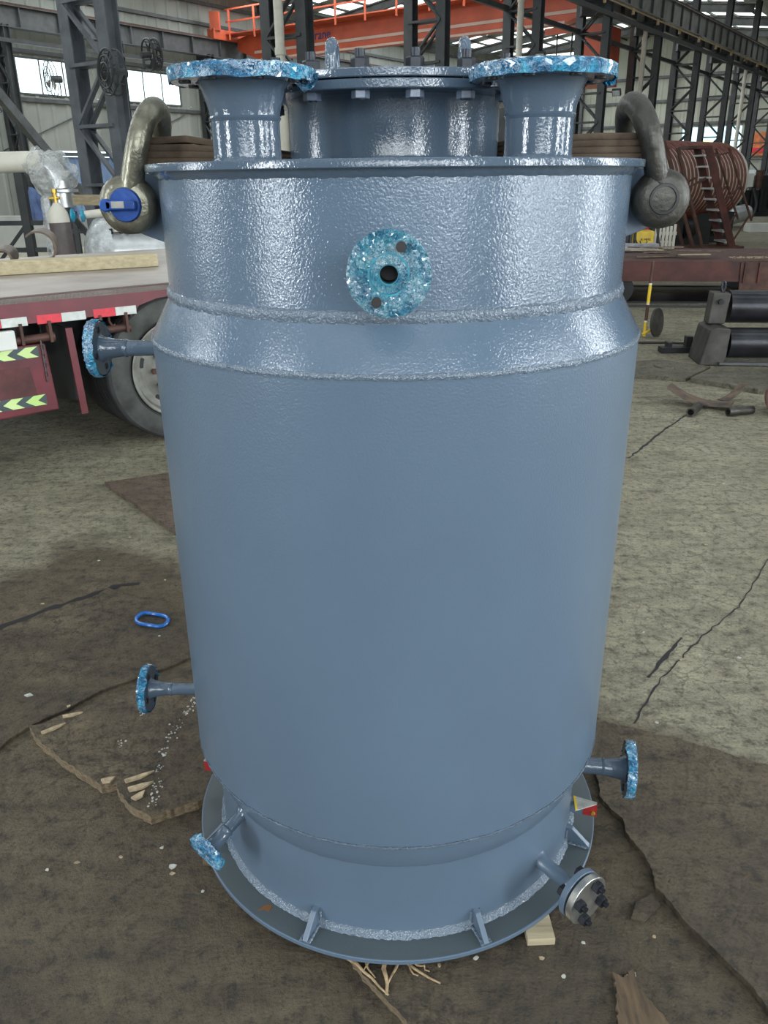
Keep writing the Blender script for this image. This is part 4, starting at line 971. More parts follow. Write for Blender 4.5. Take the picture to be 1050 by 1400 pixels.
# tail lamp, hinge pins, chevron panel
MB().box((1.20, .0, .777), (.19, .05, .105), TM).build('tail_lamp', 'white', T, 0, .006)
def hinge(x0):
    b = MB(); b.cyl(tp(x0, .02, .763), tp(x0 + .20, .02, .767), .024, seg=20); b.along(tp(x0 + .005, .02, .763), -D2, [(.020, .0), (.042, .0), (.042, .03), (.03, .032), (.02, .01)], 20)
    h = b.build('hinge_pin', 'rust', T)
    for dx in (.045, .205): MB().box((x0 + dx, .02, .80), (.016, .07, .12), TM).build('bracket', 'rust', h, 0)
    MB().along(tp(x0 + .215, .02, .765), D2, [(0, 0), (.03, 0), (.03, .012), (0, .012)], 16).build('end_plate', 'rust', h, 0)
hinge(1.29); hinge(1.75)
ch = MB()
for k in range(9):
    q = tp(1.43 + .006 * (k % 2), -.01, .74 - .026 * k); ch.tube([q + (D2 if k % 2 else N2) * .008 * math.cos(a) + Vector((0, 0, .017 * math.sin(a))) for a in [2 * PI * j / 10 for j in range(10)]], .0028, 5, True)
ch.build('safety_chain', 'steelg', T)
b = MB(); b.prism([(.45, .745), (1.455, .735), (1.475, .34), (.45, .33)], .05, mx); pn = b.build('tail_panel', 'red', T, 0, .008)
b = MB(); b.prism([(.5, .625), (1.345, .615), (1.365, .445), (.5, .43)], .004, mx @ Matrix.Translation((0, 0, -.003))); b.build('panel_recess', simple('oxblood_recess', (0.085, 0.02, 0.02), .55, 0, .5, 8), pn, 0)
for z0, sl in ((.695, -.004), (.415, .004)):
    MB().prism([(.45, z0 - .032), (1.41, z0 - .032), (1.41, z0 + .032), (.45, z0 + .032)], .004, mx @ Matrix.Translation((0, 0, -.004))).build('chevron_strip', 'chevd', pn, 0)
    x_ = 1.405
    while x_ > .5:
        MB().prism([(x_, z0 + .030), (x_ - .065, z0 + .030), (x_ - .115, z0), (x_ - .065, z0 - .030), (x_, z0 - .030), (x_ - .045, z0)], .003, mx @ Matrix.Translation((0, 0, -.0065))).build('chevron', 'chevy', pn, 0)
        x_ -= .125
b = MB(); b.prism([(0.02, .80), (.52, .80), (.52, .29), (0.02, .37)], .012, TM @ Matrix.Translation((1.60, .0, 0)) @ Matrix(((0, 0, 1, 0), (1, 0, 0, 0), (0, 1, 0, 0), (0, 0, 0, 1))))
mf = b.build('mudguard', 'steeld', T, 0)
MB().prism([(1.585, .805), (1.625, .805), (1.645, .285), (1.605, .285)], .014, mx @ Matrix.Translation((0, 0, .008))).build('edge_strip', 'red', mf, 0)
for x0 in (1.86, 2.0): MB().tube([tp(x0, .03, .86), tp(x0, .03, .81), tp(x0 + .012, .02, .785), tp(x0 + .03, .02, .79)], .009, 8).build('tie_hook', 'rust', T)
def wheel(x0, lab=None):
    c = tp(x0, .03, .465); d = -N2     # outward
    R = .465
    prof = [(.31, -.23), (.33, -.262), (.40, -.275), (.445, -.262), (.462, -.24)]
    for k in range(5):
        w0 = -.235 + k * .047; prof += [(.465, w0), (.465, w0 + .036), (.457, w0 + .038), (.457, w0 + .045)]
    prof += [(.463, -.004), (.449, .010), (.43, .014), (.425, .018), (.395, .026), (.36, .024), (.33, .012), (.31, -.006)]
    MBt = MB().along(c, d, prof, 96, close=True)
    t = MBt.build('tyre', 'rubber', T, 40)
    MB().along(c, d, [(.447, .0118), (.430, .0156), (.425, .0195), (.395, .0275), (.36, .0255), (.332, .0138)], 96).build('sidewall', 'tyreside', t, 40)
    r_ = MB().along(c, d, [(.312, -.24), (.290, -.20), (.275, -.07), (.292, -.01), (.312, .010), (.306, .014), (.290, .008), (.272, -.04), (.225, -.062), (.17, -.045), (.135, -.02), (.06, -.02), (0, -.02)], 64).build('rim', 'rim', T, 40)
    hb = MB().along(c, d, [(.115, -.02), (.112, .06), (.10, .085), (.075, .09), (.07, .11), (0, .115)], 40).build('hub', 'rim', r_, 40)
    x = D2; y = Vector((0, 0, 1))
    nn = MB()
    for k in range(10):
        a = 2 * PI * k / 10; q = c + (x * math.cos(a) + y * math.sin(a)) * .165 - N2 * -.045
        hexnut(nn, c + (x * math.cos(a) + y * math.sin(a)) * .155 + d * -.03, .03, .032, d=d)
    nn.build('wheel_nut', 'rust', r_, 20)['kind'] = 'stuff'
    hh = MB()
    for k in range(5):
        a = 2 * PI * (k + .3) / 5; hh.along(c + (x * math.cos(a) + y * math.sin(a)) * .222 + d * -.060, d, [(0, .003), (.032, .003), (.034, -.002)], 18)
    hh.build('hand_hole', 'black', r_, 20)['kind'] = 'stuff'
for x0 in (2.27, 3.32):
    wheel(x0)
    c = tp(x0, .36, .465)
    MB().along(c, -N2, [(0, -.25), (.31, -.25), (.40, -.27), (.45, -.255), (.465, -.22), (.465, -.02), (.45, .01), (.40, .02), (.31, 0), (0, -.02)], 64).build('tyre', 'rubber', T, 40)
    MB().cyl(tp(x0, .5, .465), tp(x0, 2.4, .465), .09, seg=20).build('axle', 'steeld', T)
    for y_ in (2.2, 2.6): MB().along(tp(x0, y_, .465), N2, [(0, 0), (.31, 0), (.44, .01), (.465, .04), (.465, .24), (.44, .27), (0, .27)], 48).build('tyre', 'rubber', T, 40)
MB().box((4.0, .62, .70), (5.2, .14, .26), TM).build('chassis_rail', 'blk', T, 0)  # unseen black rail and spring, added to darken behind the wheels
MB().box((2.4, .66, .55), (.9, .08, .18), TM).build('leaf_spring', 'blk', T, 0)
MB().box((.3, 1.2, .55), (2.1, .06, .55), TM).build('tail_cross_panel', 'blk', T, 0)  # black sheet added for the deep shade below the tail
# things on the trailer deck
def tbeam(p0, p1, wy, hz, m, name, lab, cat):
    return tag(MB().bar(p0, p1, wy, hz).build(name, m, None, 0, .004), lab, cat)
tbeam(tp(-.2, 1.70, 1.0475), tp(2.72, 1.18, 1.0475), .16, .09, 'timberp', 'timber_beam', 'long pale timber beam lying along the trailer deck', 'timber')
tbeam(tp(-1.2, 1.35, 1.021), tp(.92, .75, 1.021), .2, .04, 'timber', 'timber_plank', 'short plank end on the trailer deck at the left edge', 'timber')
def shell_offcut(x0, y0, r0, L, a0, a1, lab, turn):
    b = MB(); X_ = TM @ Matrix.Translation((x0, y0, 1.002 + r0)) @ Matrix.Rotation(turn, 4, 'Z') @ Matrix.Rotation(PI / 2, 4, 'Y')
    n = 22; ro, ri = [], []
    for k in range(n + 1):
        a = a0 + (a1 - a0) * k / n
        for r_, li in ((r0, ro), (r0 - .014, ri)): li.append((b.b.verts.new(X_ @ Vector((r_ * math.cos(a), r_ * math.sin(a), 0))), b.b.verts.new(X_ @ Vector((r_ * math.cos(a), r_ * math.sin(a), L)))))
    for li in (ro, ri):
        for (a, c), (e, f) in zip(li, li[1:]): b.b.faces.new((a, e, f, c))
    for k in range(n):
        for q in (0, 1): b.b.faces.new((ro[k][q], ro[k + 1][q], ri[k + 1][q], ri[k][q]))
    for k in (0, n): b.b.faces.new((ro[k][0], ro[k][1], ri[k][1], ri[k][0]))
    return tag(b.build('rolled_offcut', 'scrap', None, 40), lab, 'offcut', 'rolled steel offcuts on the trailer')
shell_offcut(2.28, 2.35, .125, .5, PI * .0, PI * 1.25, 'larger rolled steel offcut at the far edge of the trailer deck', -1.95)
shell_offcut(1.93, 2.12, .075, .5, PI * .0, PI * 1.3, 'smaller rolled steel offcut beside the larger one on the trailer', -1.95)

# ------------------------------------------------------------------ behind the trailer on the left
def gp(x_, y_, z): return Vector((x_, y_, z))
g = thing('gas_cylinder', 'brown gas cylinder with pale shoulder and brass valve behind the trailer', 'gas cylinder', (-3.72, 10.0, 0))
Tg = Matrix.Translation((-3.72, 10.0, 0)) @ Matrix.Rotation(-.03, 4, 'Y')
MB().lathe([(0, 0), (.115, 0), (.12, .02), (.12, 1.13), (.1185, 1.17)], 32, Tg).build('body', 'cyl', g)
MB().lathe([(.1187, 1.165), (.119, 1.20), (.108, 1.27), (.075, 1.33), (.045, 1.36), (.04, 1.38), (0, 1.38)], 32, Tg).build('shoulder', 'cream', g)
b = MB(); b.cyl(Tg @ Vector((0, 0, 1.37)), Tg @ Vector((0, 0, 1.50)), .022, seg=12); b.cyl(Tg @ Vector((-.07, 0, 1.43)), Tg @ Vector((.05, 0, 1.43)), .018, seg=12); b.cyl(Tg @ Vector((0, 0, 1.49)), Tg @ Vector((0, 0, 1.53)), .035, seg=12); b.build('valve', 'brass', g)
def blob(b, c, r, amp, freq, seed, sub=4):
    v0 = len(b.b.verts); bmesh.ops.create_icosphere(b.b, subdivisions=sub, radius=1, matrix=Matrix.Translation(c) @ Matrix.Diagonal((*r, 1)))
    b.b.verts.ensure_lookup_table()
    for v in list(b.b.verts)[v0:]:
        d = (v.co - Vector(c)); v.co += d * (noise.noise(v.co * freq + Vector((seed, 0, 0))) + .5 * noise.noise(v.co * freq * 2.7)) * amp
p_ = thing('pipe_spool', 'white pipe spool with plastic-wrapped elbow behind the trailer at the left edge', 'pipe', (-4.3, 10.4, 0))
MB().cyl((-6.2, 10.1, 1.79), (-4.0, 10.4, 1.83), .115, seg=28).build('pipe', 'cream', p_)
b = MB(); b.tube([Vector((-4.08, 10.4, 1.83)) + Vector((.24 * math.sin(a), .02, -.30 * (1 - math.cos(a)))) for a in [PI / 2 * k / 8 for k in range(9)]], .125, 20); b.along((-3.84, 10.42, 1.52), (0, 0, -1), [(0, 0), (.2, 0), (.2, .03), (.115, .04), (.115, .2)], 24); b.build('elbow', 'silver', p_)
b = MB(); blob(b, (-3.90, 10.4, 1.70), (.22, .24, .26), .7, 4.0, 2, 3); blob(b, (-4.06, 10.38, 1.80), (.13, .17, .18), .6, 6, 4, 3); b.build('plastic_wrap', 'wrap', p_, 0)
b = MB(); blob(b, (-4.02, 10.4, 1.08), (.085, .1, .42), .6, 7, 9, 3); b.build('loose_wrap', 'wrap', p_, 0)
b = MB(); b.bar((-4.02, 10.42, 0), (-4.02, 10.42, 1.45), .07); b.build('support', 'silver', p_, 0)
wv = thing('wrapped_vessel', 'plastic-wrapped dished vessel with blue pipe caps behind the left shackle', 'vessel', (-3.0, 10.3, 0))
wd = Vector((.93, .36, 0)).normalized()
b = MB(); b.along((-3.46, 10.25, .78), wd, [(0, -.14), (.16, -.12), (.30, -.06), (.40, .02), (.44, .10), (.44, .18)], 40); b.jitter(.012, 9); b.build('dished_end', 'wrap2', wv, 50)
b = MB(); b.along((-3.46, 10.25, .78), wd, [(.438, .14), (.36, .18), (.36, 1.6), (0, 1.6)], 40); b.jitter(.015, 7); b.build('shell', 'silver', wv, 50)
b = MB(); b.cyl((-3.52, 10.12, 1.24), (-3.05, 10.2, 1.28), .045, seg=16); b.cyl((-3.15, 10.15, 1.05), (-3.15, 10.15, 1.28), .09, seg=16); b.build('branch_pipe', 'cream', wv)
for dx in (0, .115): MB().along((-3.62 + dx, 10.1 + dx * .1, 1.235), (1, .12, 0), [(0, -.02), (.075, -.02), (.075, .0), (.035, .02), (.035, .03)], 18).build('pipe_cap', 'bluep', wv)
b = MB()
for k in range(7): a = 2 * PI * k / 7; b.cyl(Vector((-3.15 + .13 * math.cos(a), 10.12 + .1 * math.sin(a), 1.03)), Vector((-3.15 + .13 * math.cos(a), 10.12 + .1 * math.sin(a), 1.09)), .022, seg=8)
b.build('bolt_ring', 'blk', wv)
b = MB()
for dx in (.5, 1.1): b.box(Vector((-3.46, 10.25, .2)) + wd * dx, (.12, .6, .42))
b.build('saddle', 'steeld', wv, 0)
b = MB(); blob(b, (-2.9, 10.2, 1.18), (.16, .14, .10), .5, 8, 3, 3); b.build('wrap_lump', 'wrap2', wv, 0)
tbeam((-4.45, 12.1, 1.37), (-3.75, 12.25, 1.36), .05, .14, 'timber', 'timber_board', 'pale timber board fixed across the column foot behind the trailer', 'timber')
tag(MB().box((-7.9, 18.6, .62), (4.4, .12, .65)).build('white_barrier', 'white', None, 0), 'low white panel standing far behind the trailer', 'panel')
for (x_, y_, z0, m, lab) in ((-6.55, 16, .95, 'bluew', 'light blue sheet hanging behind the pipe spool, nearer the left edge'), (-5.95, 16, .95, 'bluew', 'light blue sheet hanging behind the pipe spool, nearer the cylinder')):
    b = MB(); n = 6; gr = [[b.b.verts.new((x_ + .30 * (i / n) + .03 * math.sin(j), y_ + .06 * math.sin(i * 2.1), z0 + .6 * (j / n) * (1 - .5 * abs(i / n - .4)))) for j in range(n + 1)] for i in range(n + 1)]
    for i in range(n):
        for j in range(n): b.b.faces.new((gr[i][j], gr[i + 1][j], gr[i + 1][j + 1], gr[i][j + 1]))
    bmesh.ops.solidify(b.b, geom=list(b.b.faces), thickness=.01)
    tag(b.build('hanging_sheet', m), lab, 'sheet', 'light blue sheets behind the pipe spool')
rk = thing('steel_rack', 'dark steel rack standing behind the pipe spool at the left', 'rack', (-6.4, 15.0, 0))
for x_ in (-6.9, -6.2, -5.5):
    MB().bar((x_, 15, 0), (x_, 15, 2.0), .14).build('post', 'steeld', rk, 0)
b = MB()
for z in (.5, .95, 1.95): b.bar((-7.0, 15, z), (-5.4, 15, z), .1, .08)
b.bar((-6.9, 15, .2), (-6.2, 15, .95), .05); b.bar((-6.2, 15, 1.9), (-5.5, 15, 1.0), .05); b.build('rail', 'steeld', rk, 0)
ar = thing('curved_steel_arm', 'curved dark steel arm behind the trailer left of the cylinder', 'arm', (-4.9, 10.5, 0))
for k, (x0, r_) in enumerate(((-5.35, .75), (-5.0, .62))):
    MB().tube([(x0 - .35 + r_ * .6 * math.sin(a), 10.6, .62 + r_ * .75 * math.cos(a)) for a in [PI / 2 * q / 9 for q in range(10)]], .055, 8).build('arm', 'steelg', ar)
fr_ = thing('braced_trestle', 'dark braced steel frame between the cylinder and the wrapped vessel', 'frame', (-3.4, 11.2, 0))
b = MB(); b.bar((-3.95, 11.0, 1.2), (-3.35, 11.1, .3), .07); b.bar((-4.1, 11.2, 1.0), (-3.0, 11.2, 1.0), .05); b.bar((-4.1, 11.2, .45), (-3.0, 11.2, .45), .06); b.build('brace', 'steeld', fr_, 0)
for x_ in (-4.0, -3.35): MB().bar((x_, 11.2, 0), (x_, 11.2, 1.25), .06).build('post', 'steeld', fr_, 0)
# left-hand bay brace at the frame edge
b = MB(); b.bar(hp(14.5, 4.6, 0), hp(14.5, 4.6, 6), .2); 
b.b.free()
db = MB(); db.bar(hp(30, 17.5, 5.4), hp(30, 21.6, .5), .35, .3); db.bar(hp(30.2, 17.2, 2.4), hp(30.2, 20.5, 2.4), .22); struct(db.build('trim_7', 'steelg', None, 0))

# ------------------------------------------------------------------ RIGHT: roller stand
rs = thing('roller_stand', 'oily black twin roller stand with bearing blocks at the right edge', 'roller stand', (3.6, 7.2, 0))
RD = Vector((.995, -.10, 0)).normalized(); RY = Vector((.10, .995, 0))
RM = Matrix(((RD.x, RY.x, 0, 2.93), (RD.y, RY.y, 0, 7.22), (0, 0, 1, 0), (0, 0, 0, 1)))
MY = Matrix(((0, 0, 1, 0), (1, 0, 0, 0), (0, 1, 0, 0), (0, 0, 0, 1)))   # (y, z) profile extruded along local x
XZ = Matrix(((1, 0, 0, 0), (0, 0, 1, 0), (0, 1, 0, 0), (0, 0, 0, 1)))   # (x, z) profile extruded along local y
MB().prism([(-.06, 0), (.13, 0), (.165, .06), (.175, .33), (.06, .345), (-.005, .32)], .42, RM @ XZ).build('bearing_block', 'rollerblock', rs, 0, .012)
MB().prism([(.015, .345), (.165, .345), (.185, .615), (.03, .625)], .16, RM @ XZ @ Matrix.Translation((0, 0, .18))).build('bearing_block', 'rollerblock', rs, 0, .010)
MB().cyl(RM @ Vector((.10, .17, .545)), RM @ Vector((.10, .145, .545)), .025, seg=8).build('bolt', 'roller', rs)
MB().tube([RM @ Vector((.13 + .035 * math.cos(a) * .4, .26, .665 + .045 * math.sin(a))) for a in [2 * PI * k / 16 for k in range(16)]], .012, 8, True).build('eye_bolt', 'roller', rs)
MB().cyl(RM @ Vector((.20, .30, .485)), RM @ Vector((2.2, .30, .485)), .145, seg=48).build('roller', 'roller', rs)
MB().cyl(RM @ Vector((.185, .12, .19)), RM @ Vector((2.2, .12, .19)), .135, seg=48).build('roller', 'roller', rs)
MB().box((1.2, -.02, .03), (2.2, .05, .02), RM).build('base_bar', 'steelg', rs, 0)
# floor plates near the roller stand
def gplate(name, lab, poly, t, m='conc_plate'):
    return tag(MB().prism(poly, t, Matrix.Translation((0, 0, .001))).build(name, m, None, 0), lab, 'plate')
M['conc_plate'] = crust_mat('dusty_floor_plate', [(0.09, 0.085, 0.06), (0.145, 0.135, 0.098), (0.20, 0.19, 0.14)], .35)
gplate('floor_plate', 'dusty steel floor plate between the vessel and the roller stand', [(2.05, 6.80), (2.53, 6.62), (2.90, 7.05), (2.55, 7.36), (2.30, 7.30)], .034)
gplate('floor_plate', 'dusty steel floor plate in front of the roller stand', [(2.565, 6.60), (2.94, 7.04), (3.6, 6.95), (3.6, 6.0), (2.95, 6.19)], .038)
tag(MB().lathe([(0, .0355), (.11, .0355), (.11, .046), (0, .046)], 28, Matrix.Translation((2.52, 7.06, 0)) ).build('steel_disc', 'conc_plate'), 'flat round steel disc on the floor plate by the vessel', 'disc')
o = thing('clamp_bracket', 'small dark clamp bracket on the floor left of the roller stand', 'bracket', (2.9, 7.85, 0))
b = MB(); b.box((2.86, 7.85, .03), (.3, .12, .05)); b.box((2.99, 7.88, .08), (.06, .08, .14)); b.box((2.79, 7.85, .07), (.04, .1, .06)); b.build('body', 'blk', o, 0)
tag(MB().tube([(2.3, 8.35, .012), (2.6, 8.304, .012), (2.914, 8.286, .012), (3.238, 8.188, .012), (3.6, 8.1, .012)], .012, 6).build('floor_cable', 'rope'), 'black cable lying on the floor behind the clamp bracket', 'cable')
# scrap
def bent_strip(name, lab, p0, d, L, wid, bendf, m, th=.008):
    d = Vector(d).normalized(); s_ = Vector((-d.y, d.x, 0)); b = MB(); n = 12; top = []; bot = []
    for k in range(n + 1):
        t = k / n; c = Vector(p0) + d * L * t + Vector((0, 0, bendf(t)))
        top.append((b.b.verts.new(c + s_ * wid / 2), b.b.verts.new(c - s_ * wid / 2))); bot.append((b.b.verts.new(c + s_ * wid / 2 - Vector((0, 0, th))), b.b.verts.new(c - s_ * wid / 2 - Vector((0, 0, th)))))
    for k in range(n):
        b.b.faces.new((top[k][0], top[k + 1][0], top[k + 1][1], top[k][1])); b.b.faces.new((bot[k][0], bot[k + 1][0], bot[k + 1][1], bot[k][1]))
        for q in (0, 1): b.b.faces.new((top[k][q], top[k + 1][q], bot[k + 1][q], bot[k][q]))
    for k in (0, n): b.b.faces.new((top[k][0], top[k][1], bot[k][1], bot[k][0]))
    return tag(b.build(name, m, None, 40), lab, 'scrap', 'scrap steel on the right floor')
bent_strip('scrap_strip', 'curled rusty steel strip on the floor right of the vessel', (2.17, 5.98, .012), (.36, -.22, 0), .46, .17, lambda t: .012 + .11 * (1 - t) ** 3 + .07 * max(0, t - .6) ** 1.2, 'scrap')
bent_strip('scrap_strip', 'dark torn steel strip beside the curled rusty strip', (2.56, 5.93, .012), (.3, .16, 0), .22, .07, lambda t: .012 + .10 * t * t, 'scrap')
def stub(p0, p1, r_, lab):
    o = MB(); d = Vector(p1) - Vector(p0); L = d.length; o.along(p0, d, [(r_ * .7, 0), (r_, 0), (r_, L), (r_ * .7, L)], 20, close=True)
    return tag(o.build('pipe_stub', 'shkd'), lab, 'pipe', 'pipe stubs on the right floor')
stub((2.19, 5.55, .036), (2.31, 5.72, .036), .032, 'short steel pipe stub in front of the curled strip')
stub((2.46, 5.56, .032), (2.66, 5.62, .032), .030, 'short dark pipe stub under the torn strip')
# curved plate at the right edge
b = MB(); X_ = Matrix.Translation((2.83, 5.45, .165)) @ Matrix.Rotation(-.55, 4, 'Z'); n = 20; ro, ri = [], []
for k in range(n + 1):
    a = PI * (.93 + .95 * k / n)
    for r_, li in ((.165, ro), (.153, ri)): li.append((b.b.verts.new(X_ @ Vector((r_ * math.cos(a), 0, r_ * math.sin(a)))), b.b.verts.new(X_ @ Vector((r_ * math.cos(a), .35, r_ * math.sin(a))))))
for li in (ro, ri):
    for (a, c), (e, f) in zip(li, li[1:]): b.b.faces.new((a, e, f, c))
for k in range(n):
    for q in (0, 1): b.b.faces.new((ro[k][q], ro[k + 1][q], ri[k + 1][q], ri[k][q]))
for k in (0, n): b.b.faces.new((ro[k][0], ro[k][1], ri[k][1], ri[k][0]))
tag(b.build('half_pipe_offcut', 'rust', None, 40), 'rusty half-pipe offcut standing at the right edge of the floor', 'offcut')
# yellow-brown measuring rod with disc wheel
md = thing('measuring_rod', 'yellow and brown banded rod with a dark disc behind the vessel', 'rod', (2.78, 8.62, 0))
P0, P1 = Vector((2.79, 8.62, .02)), Vector((2.80, 8.62, .80))
cols = ['yellow', 'rust', 'yellow', 'rust']; cuts = [0, .21, .44, .70, 1.0]
for k in range(4): MB().cyl(P0.lerp(P1, cuts[k]), P0.lerp(P1, cuts[k + 1] - .02), .017, seg=12).build('rod_band', cols[k], md)
b = MB()
for k in range(1, 4): b.cyl(P0.lerp(P1, cuts[k] - .02), P0.lerp(P1, cuts[k]), .0172, seg=12)
b.build('white_band', 'white', md)
MB().cyl((2.76, 8.60, .04), (2.93, 8.64, .12), .013, seg=10).build('foot_arm', 'yellow', md)
MB().along((2.915, 8.63, .16), (.75, -.65, .1), [(0, -.012), (.15, -.012), (.15, .012), (0, .012)], 36).build('disc', 'rollerblock', md)
# rail trolley
TD = Vector((.992, -.125, 0)).normalized(); TY = Vector((.125, .992, 0))
RT = Matrix(((TD.x, TY.x, 0, 3.9), (TD.y, TY.y, 0, 11.0), (0, 0, 1, 0), (0, 0, 0, 1)))
tr = thing('rail_trolley', 'rusty red transfer trolley deck right of the vessel', 'trolley', (4, 11.2, 0))
MB().box((.2, 1.05, .54), (6.2, 2.0, .04), RT).build('deck', 'rust', tr, 0)
MB().box((.2, .05, .425), (6.2, .08, .25), RT).build('side_beam', 'rustr', tr, 0)
MB().box((.2, 2.0, .425), (6.2, .08, .25), RT).build('side_beam', 'rustr', tr, 0)
for x0 in (1.05, -.95):
    MB().prism([(x0 - .26, .55), (x0 + .18, .55), (x0 + .18, .20), (x0 + .06, .05), (x0 - .16, .05), (x0 - .24, .18)], .05, RT @ XZ @ Matrix.Translation((0, 0, -.02))).build('axle_box', 'rust', tr, 0, .008)
    for dx in (-.2, -.02, .16): MB().box((x0 + dx, -.03, .42), (.03, .05, .26), RT).build('rib', 'rustr', tr, 0)
    for y0 in (.12, 1.9): MB().along(RT @ Vector((x0 + .24, y0, .19)), TY, [(0, -.05), (.19, -.05), (.19, 0), (.165, .02), (.165, .09), (0, .09)], 36).build('wheel', 'blk', tr)
b = MB(); b.box((-.5, .6, .012), (5.0, .9, .02), RT); tag(b.build('dark_floor_plate', simple('blue_black_plate', (0.02, 0.024, 0.032), .4, .3, .3, 5), None, 0), 'blue black steel plate on the floor under the trolley', 'plate')  # dark sheet stands in for shadow and rails below the deck
b = MB(); 
for y0 in (-.25, 1.95): b.box((-.5, y0, .012), (9, .06, .022), RT)
tag(b.build('floor_rail', 'steeld', None, 0), 'pair of dark floor rails under the transfer trolley', 'rail')
# on the trolley
b = MB(); b.bar(RT @ Vector((-1.4, 1.25, .625)), RT @ Vector((-.02, 1.5, .635)), .2, .09); 
bmesh.ops.subdivide_edges(b.b, edges=list(b.b.edges), cuts=5, use_grid_fill=True); b.jitter(.03, 6)
tag(b.build('tarp_roll', 'greyw', None, 50), 'grey wrapped bundle on the left end of the trolley', 'bundle')
rnd = random.Random(12)
for k in range(9):
    x0, y0, a = rnd.uniform(-.45, .35), rnd.uniform(.3, .85), rnd.uniform(-.35, .35); L = rnd.uniform(.4, .8)
    d = RT.to_3x3() @ Vector((math.cos(a), math.sin(a), 0)); c = RT @ Vector((x0, y0, .568 + .016 * k))
    o = MB().bar(c - d * L / 2, c + d * L / 2, rnd.uniform(.03, .08), .014).build('flat_bar', 'scrap' if k % 3 else 'timber', None, 0)
    tag(o, 'loose flat bar or batten in the pile on the trolley', 'bar', 'loose bars on the trolley')
b = MB()
for k in range(70):
    q = RT @ Vector((rnd.uniform(.78, 1.35), rnd.uniform(.35, .62), .566)); b.box(q, (rnd.uniform(.01, .04), rnd.uniform(.008, .02), .008), None)
tag(b.build('wood_shavings', 'chipw', None, 0), 'scatter of pale wood shavings on the trolley deck', 'shavings', kind='stuff')
# yellow welding set
wl = thing('welding_set', 'yellow welding power source behind the trolley', 'welding machine', (4.4, 14.1, 0))
WM = Matrix.Translation((4.40, 14.1, .60)) @ Matrix.Rotation(-.15, 4, 'Z')
MB().box((0, .25, .0), (.29, .5, .30), WM).build('case', 'yellow', wl, 0, .01)
text_on('X-MMS', .055, WM @ Vector((.01, -.003, .02)), WM.to_3x3() @ Vector((1, 0, 0)), (0, 0, 1), 'blk', wl)
b = MB()
for x_ in (-.17, .20): b.bar(WM @ Vector((x_, 0, -.6)), WM @ Vector((x_, 0, .22)), .03); b.bar(WM @ Vector((x_, .5, -.6)), WM @ Vector((x_, .5, .22)), .03)
b.bar(WM @ Vector((-.17, 0, .05)), WM @ Vector((-.06, -.02, -.15)), .02); b.bar(WM @ Vector((.17, -.02, .2)), WM @ Vector((.27, -.02, -.2)), .03)
b.bar(WM @ Vector((-.17, 0, -.17)), WM @ Vector((.2, 0, -.17)), .04); b.bar(WM @ Vector((-.17, .5, -.17)), WM @ Vector((.2, .5, -.17)), .04); b.build('cart_frame', 'blk', wl, 0)
MB().tube([WM @ Vector((-.08 + .12 * t, -.012, .0 - .09 * math.sin(PI * t))) for t in [k / 10 for k in range(11)]], .006, 6).build('lead', 'rope', wl)
MB().cyl(WM @ Vector((-.02, .2, .20)), WM @ Vector((.05, .15, .21)), .04, seg=14).build('hose_reel', 'tapered', wl)
cbx = thing('black_cabinet', 'tall dark cabinet between the vessel and the yellow welding set', 'cabinet', (3.98, 14.2, 0))
MB().box((3.98, 14.2, .46), (.22, .5, .92)).build('body', 'blk', cbx, 0, .008); MB().bar((4.11, 13.94, 0), (4.11, 13.94, .92), .03).build('corner_post', 'steeld', cbx, 0)
pf_ = thing('picket_crate', 'cream picket crate behind the yellow welding set', 'crate', (5.0, 15.1, 0))
for k in range(6): MB().box((4.90 + .065 * k, 15.1, .50), (.045, .02, .55 + .06 * (k % 2))).build('picket', 'cream', pf_, 0)
b = MB()
for z in (.3, .65): b.box((5.06, 15.12, z), (.42, .02, .06))
b.box((5.06, 15.3, .25), (.4, .35, .5)); b.build('rail', 'cream', pf_, 0)
# coil-wrapped tank
tk = thing('coil_tank', 'cream tank wound with red-brown half-pipe coils at the right', 'tank', (6.5, 20.6, 0))
DS = Vector((5.9, 20.0, 1.47)); AD = Vector((.76, .65, 0)).normalized(); RR = .86; TL = 3.6
MB().along(DS, AD, [(0, -.25), (.4, -.2), (.7, -.08), (RR, .1), (RR, TL), (.7, TL + .2), (0, TL + .35)], 56).build('shell', 'cream', tk)
for k in range(34):
    c = DS + AD * (.22 + k * .165); x = AD.orthogonal().normalized(); y = AD.cross(x)
    if k > 19: break
    MB().tube([c + (x * math.cos(a) + y * math.sin(a)) * (RR + .0) + AD * (.12 * a / (2 * PI)) for a in [2 * PI * q / 40 for q in range(41)]], .040, 8).build('coil', 'coil', tk)
b = MB()
for t in (.7, 2.0, 3.1): b.box(DS + AD * t + Vector((0, 0, -1.1)), (1.5, .5, .74), None)
b.build('saddle', 'blk', tk, 0)
for t in (.2, 1.4, 2.6):
    for q in (-.45, .45):
        w0 = DS + AD * t + Vector((AD.y, -AD.x, 0)) * q; w0.z = .42; MB().cyl(w0, w0 + AD * .35, .24, seg=24).build('turning_roll', 'blk', tk)
